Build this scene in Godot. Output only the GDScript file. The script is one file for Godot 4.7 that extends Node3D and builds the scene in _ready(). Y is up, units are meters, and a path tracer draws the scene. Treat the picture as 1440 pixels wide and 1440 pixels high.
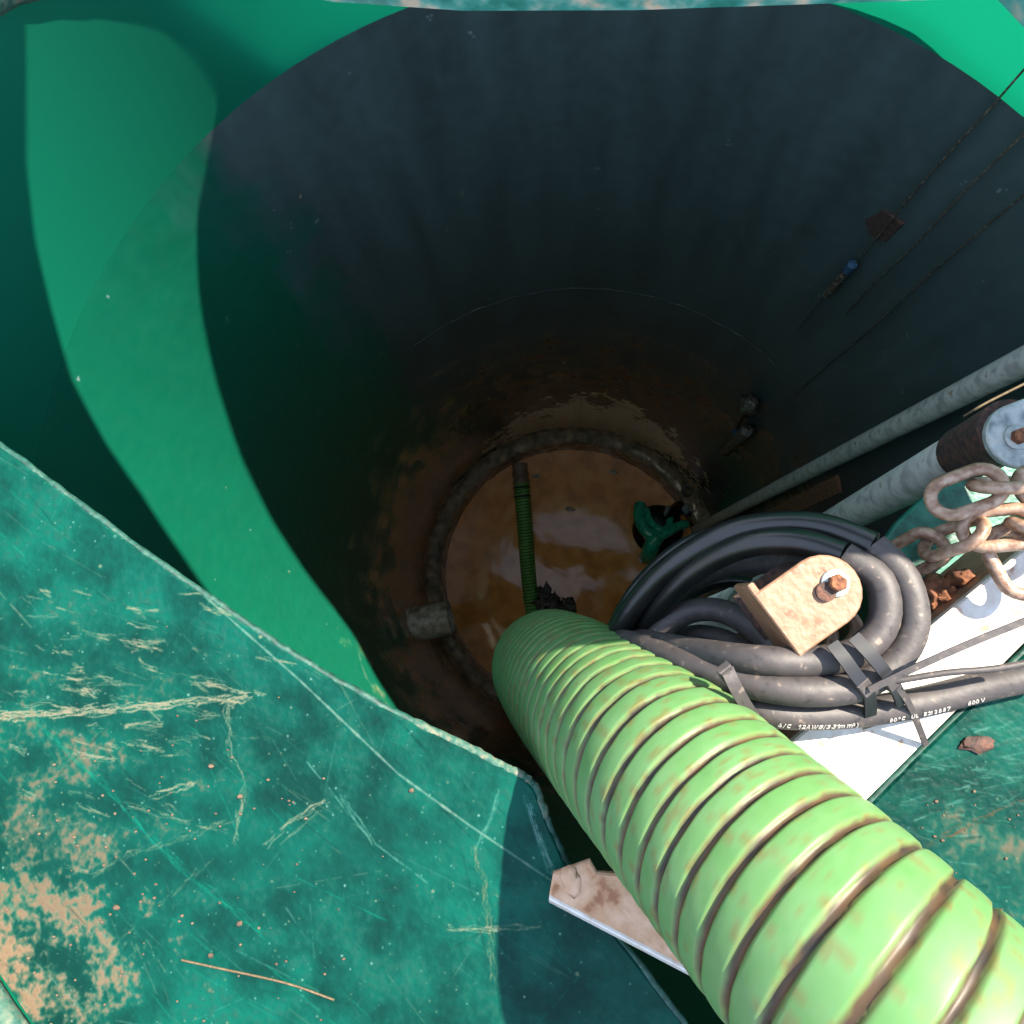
extends Node3D
# A fibreglass pump basin seen from above: the eye leans over the near edge of the cover and looks down the well.
# x to the right, z towards the viewer, y = 0 on top of the cover; metres.

const AXIS := Vector2(0.02, -0.07)      # centre of the basin in x, z
const RADIUS := 0.46
const RIM_Y := 0.06
const SOIL_Y := -0.12
const WATER_Y := -1.94
var rng := RandomNumberGenerator.new()
var taken := {}

func _ready():
	rng.seed = 7
	make_light()
	make_materials()
	make_ground()
	make_basin()
	make_cover()
	make_hatch_lid()
	make_sewage()
	make_pump()
	make_rails()
	make_steel()
	make_chain()
	make_cables()
	make_cords()
	make_hose()
	make_details()

# ------------------------------------------------------------------ camera and light
func make_light():
	var cam := Camera3D.new()
	cam.name = "camera"
	cam.fov = 71.508
	cam.near = 0.01
	cam.far = 400.0
	add_child(cam)
	cam.look_at_from_position(Vector3(0, 0.42, 0), Vector3(-0.07479, 0.42 - 0.99037, -0.11654), Vector3(0, 0.11686, -0.99315))
	cam.current = true
	var sky_mat := ProceduralSkyMaterial.new()
	sky_mat.sky_top_color = Color(0.62, 0.69, 0.80)
	sky_mat.sky_horizon_color = Color(0.86, 0.88, 0.90)
	sky_mat.sky_curve = 0.12
	sky_mat.ground_horizon_color = Color(0.62, 0.60, 0.56)
	sky_mat.ground_bottom_color = Color(0.36, 0.31, 0.26)
	sky_mat.sky_energy_multiplier = 1.0
	var sky := Sky.new()
	sky.sky_material = sky_mat
	var env := Environment.new()
	env.background_mode = Environment.BG_SKY
	env.sky = sky
	env.background_energy_multiplier = 0.85
	env.tonemap_mode = Environment.TONE_MAPPER_LINEAR
	env.tonemap_exposure = 5.0
	env.sdfgi_enabled = true
	env.ssao_enabled = true
	env.ssil_enabled = true
	var we := WorldEnvironment.new()
	we.name = "world_environment"
	we.environment = env
	add_child(we)
	var sun := DirectionalLight3D.new()
	sun.name = "sun"
	sun.light_energy = 1.3
	sun.light_color = Color(1.0, 0.955, 0.88)
	sun.light_angular_distance = 0.8
	sun.shadow_enabled = true
	add_child(sun)
	sun.look_at_from_position(Vector3(3.5, 5, -2.5), Vector3.ZERO, Vector3.UP)

# ------------------------------------------------------------------ naming
func numbered(called: String) -> String:
	if not taken.has(called):
		taken[called] = 0
		return called
	taken[called] += 1
	return "%s_%03d" % [called, taken[called]]

func thing(called: String, label: String, category: String, at := Vector3.ZERO, group := "") -> Node3D:
	var o := Node3D.new()
	o.name = numbered(called)
	o.position = at
	add_child(o)
	o.set_meta("label", label)
	o.set_meta("category", category)
	if group != "":
		o.set_meta("group", group)
	return o

func part(called: String, mesh: Mesh, material: Material, parent: Node3D, at := Vector3.ZERO) -> MeshInstance3D:
	var o := MeshInstance3D.new()
	o.name = called
	o.mesh = mesh
	o.material_override = material
	o.position = at
	parent.add_child(o, true)
	return o

func single(called: String, mesh: Mesh, material: Material, label: String, category: String, group := "") -> MeshInstance3D:
	var o := part(numbered(called), mesh, material, self)
	o.set_meta("label", label)
	o.set_meta("category", category)
	if group != "":
		o.set_meta("group", group)
	return o

# ------------------------------------------------------------------ materials
var M := {}

func noise_image(seed_value: int, frequency: float, size: int, octaves := 4) -> Image:
	var n := FastNoiseLite.new()
	n.seed = seed_value
	n.noise_type = FastNoiseLite.TYPE_SIMPLEX_SMOOTH
	n.frequency = frequency
	n.fractal_octaves = octaves
	return n.get_seamless_image(size, size)

func ramp_texture(seed_value: int, frequency: float, stops: Array, size := 512, octaves := 4) -> ImageTexture:
	var src := noise_image(seed_value, frequency, size, octaves)
	src.convert(Image.FORMAT_L8)
	var g := Gradient.new()
	g.offsets = PackedFloat32Array()
	var offs := PackedFloat32Array()
	var cols := PackedColorArray()
	for s in stops:
		offs.append(s[0])
		cols.append(s[1])
	g.offsets = offs
	g.colors = cols
	var lut := PackedByteArray()
	lut.resize(256 * 3)
	for i in 256:
		var c := g.sample(i / 255.0)
		lut[i * 3] = int(clampf(c.r, 0, 1) * 255)
		lut[i * 3 + 1] = int(clampf(c.g, 0, 1) * 255)
		lut[i * 3 + 2] = int(clampf(c.b, 0, 1) * 255)
	var b := src.get_data()
	var out := PackedByteArray()
	out.resize(b.size() * 3)
	for i in b.size():
		var k := b[i] * 3
		out[i * 3] = lut[k]
		out[i * 3 + 1] = lut[k + 1]
		out[i * 3 + 2] = lut[k + 2]
	return ImageTexture.create_from_image(Image.create_from_data(size, size, false, Image.FORMAT_RGB8, out))

func bump_texture(seed_value: int, frequency: float, strength: float, size := 512, octaves := 4) -> ImageTexture:
	var src := noise_image(seed_value, frequency, size, octaves)
	src.convert(Image.FORMAT_RGBA8)
	src.bump_map_to_normal_map(strength)
	return ImageTexture.create_from_image(src)

func surface(tex: Texture2D, rough: float, metal := 0.0, tile := 4.0, bump: Texture2D = null, bump_scale := 1.0) -> StandardMaterial3D:
	var m := StandardMaterial3D.new()
	m.albedo_texture = tex
	m.roughness = rough
	m.metallic = metal
	m.uv1_triplanar = true
	m.uv1_scale = Vector3.ONE * tile
	if bump:
		m.normal_enabled = true
		m.normal_texture = bump
		m.normal_scale = bump_scale
	return m

func srgb(r: int, g: int, b: int) -> Color:
	return Color(r / 255.0, g / 255.0, b / 255.0)

func make_materials():
	var fine := bump_texture(3, 0.05, 6.0)
	var coarse := bump_texture(5, 0.02, 8.0)
	M.fine = fine
	M.coarse = coarse
	M.soil = surface(ramp_texture(11, 0.02, [[0.2, srgb(94, 72, 52)], [0.5, srgb(128, 102, 76)], [0.8, srgb(158, 132, 102)]]), 0.95, 0, 1.3, coarse, 1.0)
	M.rust = surface(ramp_texture(13, 0.03, [[0.2, srgb(70, 40, 26)], [0.5, srgb(104, 62, 38)], [0.75, srgb(128, 82, 52)]]), 0.9, 0.0, 9.0, fine, 0.5)
	M.rust_dark = surface(ramp_texture(14, 0.03, [[0.2, srgb(40, 30, 27)], [0.55, srgb(62, 44, 38)], [0.8, srgb(92, 58, 42)]]), 0.85, 0.0, 9.0, fine, 0.6)
	M.steel = surface(ramp_texture(15, 0.018, [[0.15, srgb(96, 104, 104)], [0.45, srgb(140, 148, 146)], [0.7, srgb(160, 164, 160)], [0.9, srgb(150, 132, 112)]]), 0.5, 0.25, 6.0, fine, 0.4)
	M.rail = surface(ramp_texture(16, 0.02, [[0.2, srgb(160, 154, 148)], [0.5, srgb(208, 200, 194)], [0.75, srgb(214, 206, 200)], [0.9, srgb(164, 136, 112)]]), 0.5, 0.0, 4.0, fine, 0.12)
	M.beige = surface(ramp_texture(17, 0.02, [[0.1, srgb(98, 60, 38)], [0.26, srgb(120, 88, 66)], [0.8, srgb(130, 98, 76)]]), 0.55, 0.0, 6.0, fine, 0.2)
	M.white_plate = surface(ramp_texture(18, 0.02, [[0.12, srgb(150, 112, 88)], [0.26, srgb(186, 176, 166)], [0.8, srgb(204, 200, 196)]]), 0.45, 0.0, 6.0, fine, 0.2)
	M.chain = surface(ramp_texture(19, 0.03, [[0.2, srgb(104, 72, 54)], [0.5, srgb(140, 112, 92)], [0.8, srgb(164, 142, 124)]]), 0.42, 0.15, 10.0, fine, 0.25)
	M.rubber = surface(ramp_texture(20, 0.045, [[0.17, srgb(24, 22, 23)], [0.2, srgb(50, 46, 46)], [0.5, srgb(55, 50, 50)], [0.78, srgb(63, 57, 55)], [0.84, srgb(112, 98, 88)]], 512, 3), 0.6, 0.0, 5.0, fine, 0.1)
	M.black = surface(ramp_texture(21, 0.02, [[0.3, srgb(22, 22, 24)], [0.8, srgb(34, 33, 34)]]), 0.4, 0.0, 6.0)
	M.black_wet_shade = surface(ramp_texture(22, 0.02, [[0.3, srgb(16, 17, 17)], [0.8, srgb(30, 29, 27)]]), 0.32, 0.0, 4.0, coarse, 0.06)  # wet black; its darkness also stands for shade on the thick cable loops
	M.cast_green = surface(ramp_texture(23, 0.02, [[0.2, srgb(24, 130, 94)], [0.6, srgb(40, 176, 130)], [0.9, srgb(70, 190, 150)]]), 0.22, 0.0, 5.0, coarse, 0.3)
	M.fibre_edge = surface(ramp_texture(24, 0.04, [[0.25, srgb(12, 62, 52)], [0.5, srgb(44, 80, 68)], [0.8, srgb(104, 98, 82)]]), 0.8, 0.0, 8.0, fine, 0.6)
	M.wet_mud = surface(ramp_texture(54, 0.03, [[0.3, srgb(104, 92, 76)], [0.55, srgb(150, 126, 100)], [0.8, srgb(204, 170, 136)]], 512, 4), 0.2, 0.0, 1.6, coarse, 0.35)
	M.peach = surface(ramp_texture(55, 0.02, [[0.2, srgb(132, 88, 58)], [0.36, srgb(164, 126, 96)], [0.8, srgb(182, 148, 122)]]), 0.8, 0.0, 5.0, fine, 0.25)
	M.mud = surface(ramp_texture(53, 0.02, [[0.2, srgb(60, 48, 38)], [0.5, srgb(84, 68, 54)], [0.8, srgb(98, 82, 66)]]), 0.95, 0.0, 6.0, fine, 0.5)
	M.cut_green = surface(ramp_texture(30, 0.04, [[0.25, srgb(4, 40, 34)], [0.6, srgb(10, 66, 56)], [0.85, srgb(60, 84, 72)]]), 0.6, 0.0, 8.0)
	M.sludge = surface(ramp_texture(25, 0.03, [[0.25, srgb(44, 38, 32)], [0.55, srgb(86, 76, 64)], [0.8, srgb(140, 126, 108)]]), 0.35, 0.0, 10.0, coarse, 1.4)
	M.joint = surface(ramp_texture(29, 0.03, [[0.35, srgb(34, 38, 36)], [0.6, srgb(52, 54, 50)], [0.85, srgb(104, 102, 92)]]), 0.6, 0.0, 2.0)
	M.pale_pipe = surface(ramp_texture(26, 0.02, [[0.2, srgb(110, 90, 68)], [0.45, srgb(178, 160, 132)], [0.8, srgb(210, 198, 178)]]), 0.5, 0.0, 3.5, coarse, 0.3)
	M.print = StandardMaterial3D.new()
	M.print.albedo_color = srgb(150, 146, 142)
	M.print.roughness = 0.7
	M.blue = surface(ramp_texture(27, 0.03, [[0.3, srgb(34, 62, 88)], [0.8, srgb(62, 96, 120)]]), 0.5, 0, 10.0)
	M.straw = surface(ramp_texture(28, 0.03, [[0.3, srgb(70, 58, 38)], [0.8, srgb(98, 84, 60)]]), 0.8, 0, 20.0)
	M.wall = wall_material()
	M.cover = cover_material()

# ------------------------------------------------------------------ shapes
func frames(path: PackedVector3Array, closed := false) -> Array:
	var n := path.size()
	var t := PackedVector3Array()
	for i in n:
		var a := path[(i - 1 + n) % n] if (closed or i > 0) else path[i]
		var b := path[(i + 1) % n] if (closed or i < n - 1) else path[i]
		t.append((b - a).normalized())
	var u := Vector3.UP if absf(t[0].y) < 0.9 else Vector3.RIGHT
	u = (u - t[0] * u.dot(t[0])).normalized()
	var us := PackedVector3Array([u])
	for i in range(1, n):
		u = (u - t[i] * u.dot(t[i])).normalized()
		us.append(u)
	return [t, us]

func smooth_path(points: Array, step := 0.004, closed := false) -> PackedVector3Array:
	var out := PackedVector3Array()
	var n := points.size()
	var last := n if closed else n - 1
	for i in last:
		var p0: Vector3 = points[(i - 1 + n) % n] if (closed or i > 0) else points[0] * 2.0 - points[1]
		var p1: Vector3 = points[i]
		var p2: Vector3 = points[(i + 1) % n]
		var p3: Vector3 = points[(i + 2) % n] if (closed or i < n - 2) else p2 * 2.0 - p1
		var k: int = max(2, int(p1.distance_to(p2) / step))
		for j in k:
			out.append(p1.cubic_interpolate(p2, p0, p3, float(j) / k))
	if not closed:
		out.append(points[n - 1])
	return out

func tube(path: PackedVector3Array, radius: float, seg := 14, closed := false, st: SurfaceTool = null, r_end := -1.0, round_caps := false) -> SurfaceTool:
	if st == null:
		st = SurfaceTool.new()
		st.begin(Mesh.PRIMITIVE_TRIANGLES)
	if r_end < 0:
		r_end = radius
	var f := frames(path, closed)
	var n := path.size()
	var rings := []
	for i in n:
		var r := lerpf(radius, r_end, float(i) / maxi(n - 1, 1))
		var ring := PackedVector3Array()
		var w: Vector3 = f[0][i].cross(f[1][i])
		for k in seg:
			var a := TAU * k / seg
			ring.append(path[i] + (f[1][i] * cos(a) + w * sin(a)) * r)
		rings.append(ring)
	var m := n if closed else n - 1
	for i in m:
		var a: PackedVector3Array = rings[i]
		var b: PackedVector3Array = rings[(i + 1) % n]
		for k in seg:
			var l := (k + 1) % seg
			quad(st, a[k], a[l], b[l], b[k], 0)
	if not closed:
		for e in [0, n - 1]:
			var ring: PackedVector3Array = rings[e]
			var out_dir: Vector3 = f[0][e] * (-1.0 if e == 0 else 1.0)
			var inner := PackedVector3Array()
			var bulge := 0.35 if round_caps else 0.08
			for k in seg:
				inner.append(path[e] + (ring[k] - path[e]) * 0.82 + out_dir * radius * bulge * 0.6)
			var c := path[e] + out_dir * radius * bulge
			for k in seg:
				var l := (k + 1) % seg
				if e == 0:
					quad(st, ring[l], ring[k], inner[k], inner[l], 1 if not round_caps else 0)
					tri(st, inner[l], inner[k], c, 1 if not round_caps else 0)
				else:
					quad(st, ring[k], ring[l], inner[l], inner[k], 1 if not round_caps else 0)
					tri(st, inner[k], inner[l], c, 1 if not round_caps else 0)
	return st

# front faces are clockwise: corners are passed counter-clockwise as seen from outside
func tri(st: SurfaceTool, a: Vector3, b: Vector3, c: Vector3, group := -1):
	st.set_smooth_group(group)
	st.add_vertex(a)
	st.set_smooth_group(group)
	st.add_vertex(c)
	st.set_smooth_group(group)
	st.add_vertex(b)

func quad(st: SurfaceTool, a: Vector3, b: Vector3, c: Vector3, d: Vector3, group := -1):
	tri(st, a, b, c, group)
	tri(st, a, c, d, group)

func done(st: SurfaceTool) -> ArrayMesh:
	st.generate_normals()
	return st.commit()

func begin() -> SurfaceTool:
	var st := SurfaceTool.new()
	st.begin(Mesh.PRIMITIVE_TRIANGLES)
	return st

func inset(poly: PackedVector2Array, by: float) -> PackedVector2Array:
	var out := PackedVector2Array()
	var n := poly.size()
	for i in n:
		var a := (poly[i] - poly[(i - 1 + n) % n]).normalized()
		var b := (poly[(i + 1) % n] - poly[i]).normalized()
		var na := Vector2(-a.y, a.x)
		var nb := Vector2(-b.y, b.x)
		var m := (na + nb).normalized()
		out.append(poly[i] + m * by / maxf(m.dot(na), 0.4))
	return out

# a flat plate in its own plane: poly in (u, v), thickness along w; basis b maps (u, w, v)
func plate(poly_in: PackedVector2Array, thick: float, bevel: float, b := Basis.IDENTITY, o := Vector3.ZERO, st: SurfaceTool = null) -> SurfaceTool:
	if st == null:
		st = begin()
	var poly := poly_in
	if signed_area(poly) < 0:
		poly = poly.duplicate()
		poly.reverse()
	var test := inset(poly, bevel)
	var top := test
	var lev := [[top, 0.0], [poly, -bevel], [poly, -thick + bevel], [top, -thick]]
	var n := poly.size()
	var flip := (b * Vector3(1, 0, 0)).cross(b * Vector3(0, 1, 0)).dot(b * Vector3(0, 0, 1)) < 0
	var at := func(p: Vector2, h: float) -> Vector3: return o + b * Vector3(p.x, h, p.y)
	var idx := Geometry2D.triangulate_polygon(top)
	for i in range(0, idx.size(), 3):
		var a: Vector3 = at.call(top[idx[i]], 0.0)
		var c: Vector3 = at.call(top[idx[i + 1]], 0.0)
		var d: Vector3 = at.call(top[idx[i + 2]], 0.0)
		var up := b * Vector3.UP
		if (c - a).cross(d - a).dot(up) < 0:
			tri(st, a, d, c)
		else:
			tri(st, a, c, d)
		a = at.call(top[idx[i]], -thick)
		c = at.call(top[idx[i + 1]], -thick)
		d = at.call(top[idx[i + 2]], -thick)
		if (c - a).cross(d - a).dot(up) > 0:
			tri(st, a, d, c)
		else:
			tri(st, a, c, d)
	for l in 3:
		for i in n:
			var j := (i + 1) % n
			var p0: Vector3 = at.call(lev[l][0][i], lev[l][1])
			var p1: Vector3 = at.call(lev[l][0][j], lev[l][1])
			var p2: Vector3 = at.call(lev[l + 1][0][j], lev[l + 1][1])
			var p3: Vector3 = at.call(lev[l + 1][0][i], lev[l + 1][1])
			if flip:
				quad(st, p0, p3, p2, p1)
			else:
				quad(st, p0, p1, p2, p3)
	return st

func signed_area(p: PackedVector2Array) -> float:
	var s := 0.0
	for i in p.size():
		s += p[i].cross(p[(i + 1) % p.size()])
	return s / 2

func lathe(profile: Array, seg: int, o := Vector3.ZERO, b := Basis.IDENTITY, st: SurfaceTool = null, smooth := true) -> SurfaceTool:
	# profile: Vector2(radius, height) from the bottom up
	if st == null:
		st = begin()
	for i in profile.size() - 1:
		for k in seg:
			var a0 := TAU * k / seg
			var a1 := TAU * (k + 1) / seg
			var p: Vector2 = profile[i]
			var q: Vector2 = profile[i + 1]
			var v := [Vector3(p.x * cos(a0), p.y, p.x * sin(a0)), Vector3(p.x * cos(a1), p.y, p.x * sin(a1)), Vector3(q.x * cos(a1), q.y, q.x * sin(a1)), Vector3(q.x * cos(a0), q.y, q.x * sin(a0))]
			for m in 4:
				v[m] = o + b * v[m]
			var g := 0 if smooth else -1
			if p.x < 1e-6:
				tri(st, v[0], v[3], v[2], g)
			elif q.x < 1e-6:
				tri(st, v[0], v[2], v[1], g)
			else:
				quad(st, v[0], v[3], v[2], v[1], g)
	return st

func basis_to(dir: Vector3) -> Basis:
	# a basis whose y points along dir
	var y := dir.normalized()
	var x := (Vector3.RIGHT if absf(y.x) < 0.8 else Vector3.FORWARD)
	x = (x - y * x.dot(y)).normalized()
	return Basis(x, y, x.cross(y))

func lump(size: Vector3, seed_value: int, rough := 0.3, rings := 10, seg := 14, o := Vector3.ZERO, st: SurfaceTool = null) -> SurfaceTool:
	if st == null:
		st = begin()
	var n := FastNoiseLite.new()
	n.seed = seed_value
	n.frequency = 1.1
	var grid := []
	for i in rings + 1:
		var row := PackedVector3Array()
		var th := PI * i / rings
		for k in seg:
			var ph := TAU * k / seg
			var d := Vector3(sin(th) * cos(ph), cos(th), sin(th) * sin(ph))
			row.append(o + d * size * (1.0 + rough * n.get_noise_3dv(d * 2.0 + Vector3.ONE * seed_value) * 1.6))
		grid.append(row)
	for i in rings:
		for k in seg:
			var l := (k + 1) % seg
			if i == 0:
				tri(st, grid[0][0], grid[1][l], grid[1][k], 0)
			elif i == rings - 1:
				tri(st, grid[i][k], grid[i][l], grid[rings][0], 0)
			else:
				quad(st, grid[i][k], grid[i][l], grid[i + 1][l], grid[i + 1][k], 0)
	return st

func on_wall(az: float, y: float, off := 0.0) -> Vector3:
	return Vector3(AXIS.x + (RADIUS - off) * cos(az), y, AXIS.y + (RADIUS - off) * sin(az))

# ------------------------------------------------------------------ painted surfaces
func noise_bytes(seed_value: int, freq: float, w: int, h: int, sx := 1.0, sy := 1.0, octaves := 4) -> PackedByteArray:
	# noise stretched by sx, sy, read back at w x h
	var n := FastNoiseLite.new()
	n.seed = seed_value
	n.frequency = freq
	n.fractal_octaves = octaves
	n.noise_type = FastNoiseLite.TYPE_SIMPLEX_SMOOTH
	var img := n.get_seamless_image(int(w / sx), int(h / sy))
	img.convert(Image.FORMAT_L8)
	img.resize(w, h, Image.INTERPOLATE_CUBIC)
	return img.get_data()

func wall_material() -> StandardMaterial3D:
	var w := 1536
	var h := 1024
	var broad := noise_bytes(31, 0.006, w, h)
	var mid := noise_bytes(32, 0.02, w, h)
	var fine := noise_bytes(33, 0.08, w, h)
	var streak := noise_bytes(34, 0.03, w, h, 1.0, 6.0)
	var out := PackedByteArray()
	out.resize(w * h * 3)
	var rough := PackedByteArray()
	rough.resize(w * h)
	var e0 := srgb(3, 83, 63)
	var e1 := srgb(4, 89, 68)
	var grime_shade := srgb(68, 75, 78)
	var brown := srgb(182, 136, 92)
	var dark := srgb(64, 61, 54)
	var tan_mud := srgb(236, 204, 168)
	for j in h:
		var y := RIM_Y - 2.08 * (j + 0.5) / h
		for i in w:
			var k := j * w + i
			var az := 360.0 * (i + 0.5) / w        # degrees, 0 = right, 90 = near, 270 = far
			var b := broad[k] / 255.0
			var m := mid[k] / 255.0
			var f := fine[k] / 255.0
			var s := streak[k] / 255.0
			var c := e0.lerp(e1, clampf(b * 0.6 + m * 0.5, 0, 1))
			var r := 0.42
			# grey tone, part grime, mostly shade put into the colour, far and right
			var side := clampf(absf(az - 300.0), 0, 180)
			var cover_f := clampf((1.0 - side / 89.0) * 3.4, 0.0, 1.0)
			var fm := clampf((cover_f * 1.5 - 0.35 + (s - 0.5) * 0.5 + (m - 0.5) * 0.5) * 1.6, 0.0, 1.0)
			if y > -0.1:
				fm = 0.0
			c = c.lerp(grime_shade, fm * 0.92)
			# slime of the old levels below an uneven line
			var line := -0.94 - 0.10 * cos(deg_to_rad(az - 215.0)) - 0.06 * exp(-pow((az - 155.0) / 26.0, 2.0))
			var sm := clampf((line - y) * 3.2 + (m - 0.5) * 1.8 + (s - 0.5) * 1.2, 0.0, 1.0)
			var bro := clampf(1.0 - absf(az - 178.0) / 80.0 + (b - 0.5), 0.0, 1.0)
			c = c.lerp(dark.lerp(brown, clampf(bro * 1.6, 0, 1)), sm)
			r = lerpf(r, 0.22, sm)
			# tan deposit low on the far wall
			var dx := (az - 276.0) / 40.0
			var dy := (y + 1.70 + 0.10 * dx * dx - 0.07 * dx) / 0.22
			var td := clampf((1.15 - sqrt(dx * dx + dy * dy) + (m - 0.5) * 1.3 + (f - 0.5) * 0.9) * 9.0, 0.0, 1.0)
			c = c.lerp(tan_mud.lerp(brown, clampf((f - 0.42) * 1.1 + (s - 0.5) * 0.5, 0, 1)), td)
			r = lerpf(r, 0.2, td)
			# drips and tide marks over the grey and the slime
			c = c * (1.0 + (s - 0.5) * lerpf(0.05, 0.25, clampf(fm + sm, 0, 1)))
			for tide in [-0.96, -1.21, -1.46]:
				var off := absf(y - tide - (b - 0.5) * 0.10 - (m - 0.5) * 0.03)
				if off < 0.012:
					c = c.lerp(srgb(116, 108, 92), (1.0 - off / 0.012) * clampf((f - 0.38) * 2.4, 0, 0.6))
			c = c * lerpf(1.0, 0.85 + 0.3 * f, clampf(sm + td + fm * 0.3, 0, 1))
			out[k * 3] = int(clampf(c.r, 0, 1) * 255)
			out[k * 3 + 1] = int(clampf(c.g, 0, 1) * 255)
			out[k * 3 + 2] = int(clampf(c.b, 0, 1) * 255)
			rough[k] = int(clampf(r + (f - 0.5) * 0.15, 0, 1) * 255)
	var img := Image.create_from_data(w, h, false, Image.FORMAT_RGB8, out)
	# dried splashes: small pale flecks
	for n in 260:
		var x := rng.randi_range(4, w - 5)
		var y := rng.randi_range(40, h - 120)
		var p := srgb(120, 128, 126) if rng.randf() < 0.7 else srgb(150, 128, 104)
		for q in rng.randi_range(1, 4):
			img.set_pixel(clampi(x + rng.randi_range(-1, 1), 0, w - 1), clampi(y + rng.randi_range(-2, 2), 0, h - 1), p)
	# a few scraped marks low on the left
	for n in 26:
		var x := int((168.0 + rng.randfn(0, 7)) / 360.0 * w)
		var y := int((RIM_Y + 1.3 + rng.randfn(0, 0.16)) / 2.08 * h)
		for q in rng.randi_range(3, 10):
			img.set_pixel(clampi(x + q / 3, 0, w - 1), clampi(y + q, 0, h - 1), srgb(150, 128, 100))
	var mat := StandardMaterial3D.new()
	mat.albedo_texture = ImageTexture.create_from_image(img)
	mat.roughness_texture = ImageTexture.create_from_image(Image.create_from_data(w, h, false, Image.FORMAT_L8, rough))
	mat.roughness = 1.0
	mat.roughness_texture_channel = BaseMaterial3D.TEXTURE_CHANNEL_RED
	var relief := Image.create_from_data(w, h, false, Image.FORMAT_L8, mid)
	relief.convert(Image.FORMAT_RGBA8)
	relief.bump_map_to_normal_map(2.0)
	mat.normal_enabled = true
	mat.normal_texture = ImageTexture.create_from_image(relief)
	mat.normal_scale = 0.18
	return mat

const COVER_ORIGIN := Vector2(-0.50, -0.25)
const COVER_SPAN := Vector2(0.96, 0.72)

func stamp(img: Image, at: Vector2, r: float, c: Color, strength: float):
	var w := img.get_width()
	var h := img.get_height()
	for y in range(int(at.y - r) - 1, int(at.y + r) + 2):
		for x in range(int(at.x - r) - 1, int(at.x + r) + 2):
			if x < 0 or y < 0 or x >= w or y >= h:
				continue
			var d := Vector2(x, y).distance_to(at)
			var a := clampf(r + 0.5 - d, 0, 1) * strength
			if a > 0.01:
				img.set_pixel(x, y, img.get_pixel(x, y).lerp(c, a))

func scratch(img: Image, pts: Array, r: float, c: Color, strength: float, ragged: float):
	# a worn mark is a bundle of fine strands with gaps
	var strands := maxi(1, int(r * 2.6)) if ragged > 0.3 else 1
	for q in strands:
		var n := FastNoiseLite.new()
		n.seed = rng.randi()
		n.frequency = 0.035
		var off := Vector2(rng.randfn(0, r * 0.55), rng.randfn(0, r * 0.55)) if strands > 1 else Vector2.ZERO
		var width := rng.randf_range(0.45, 0.95) if strands > 1 else r
		var fade := rng.randf_range(0.55, 1.0)
		for i in pts.size() - 1:
			var a := cover_uv(pts[i]) * Vector2(img.get_size())
			var b := cover_uv(pts[i + 1]) * Vector2(img.get_size())
			var k: int = max(1, int(a.distance_to(b) / 0.7))
			for j in k:
				var p := a.lerp(b, float(j) / k)
				var v := n.get_noise_2d(p.x, p.y)
				if v < -0.25 + ragged * 0.30 and ragged > 0.0:
					continue
				p += off + Vector2(n.get_noise_2d(p.x + 99, p.y), n.get_noise_2d(p.x, p.y + 99)) * r * 1.6 * ragged
				stamp(img, p, width * (0.7 + 0.8 * absf(v)), c, strength * fade * (0.45 + 0.55 * rng.randf()))

func cover_uv(p: Vector2) -> Vector2:
	return (p - COVER_ORIGIN) / COVER_SPAN

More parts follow.
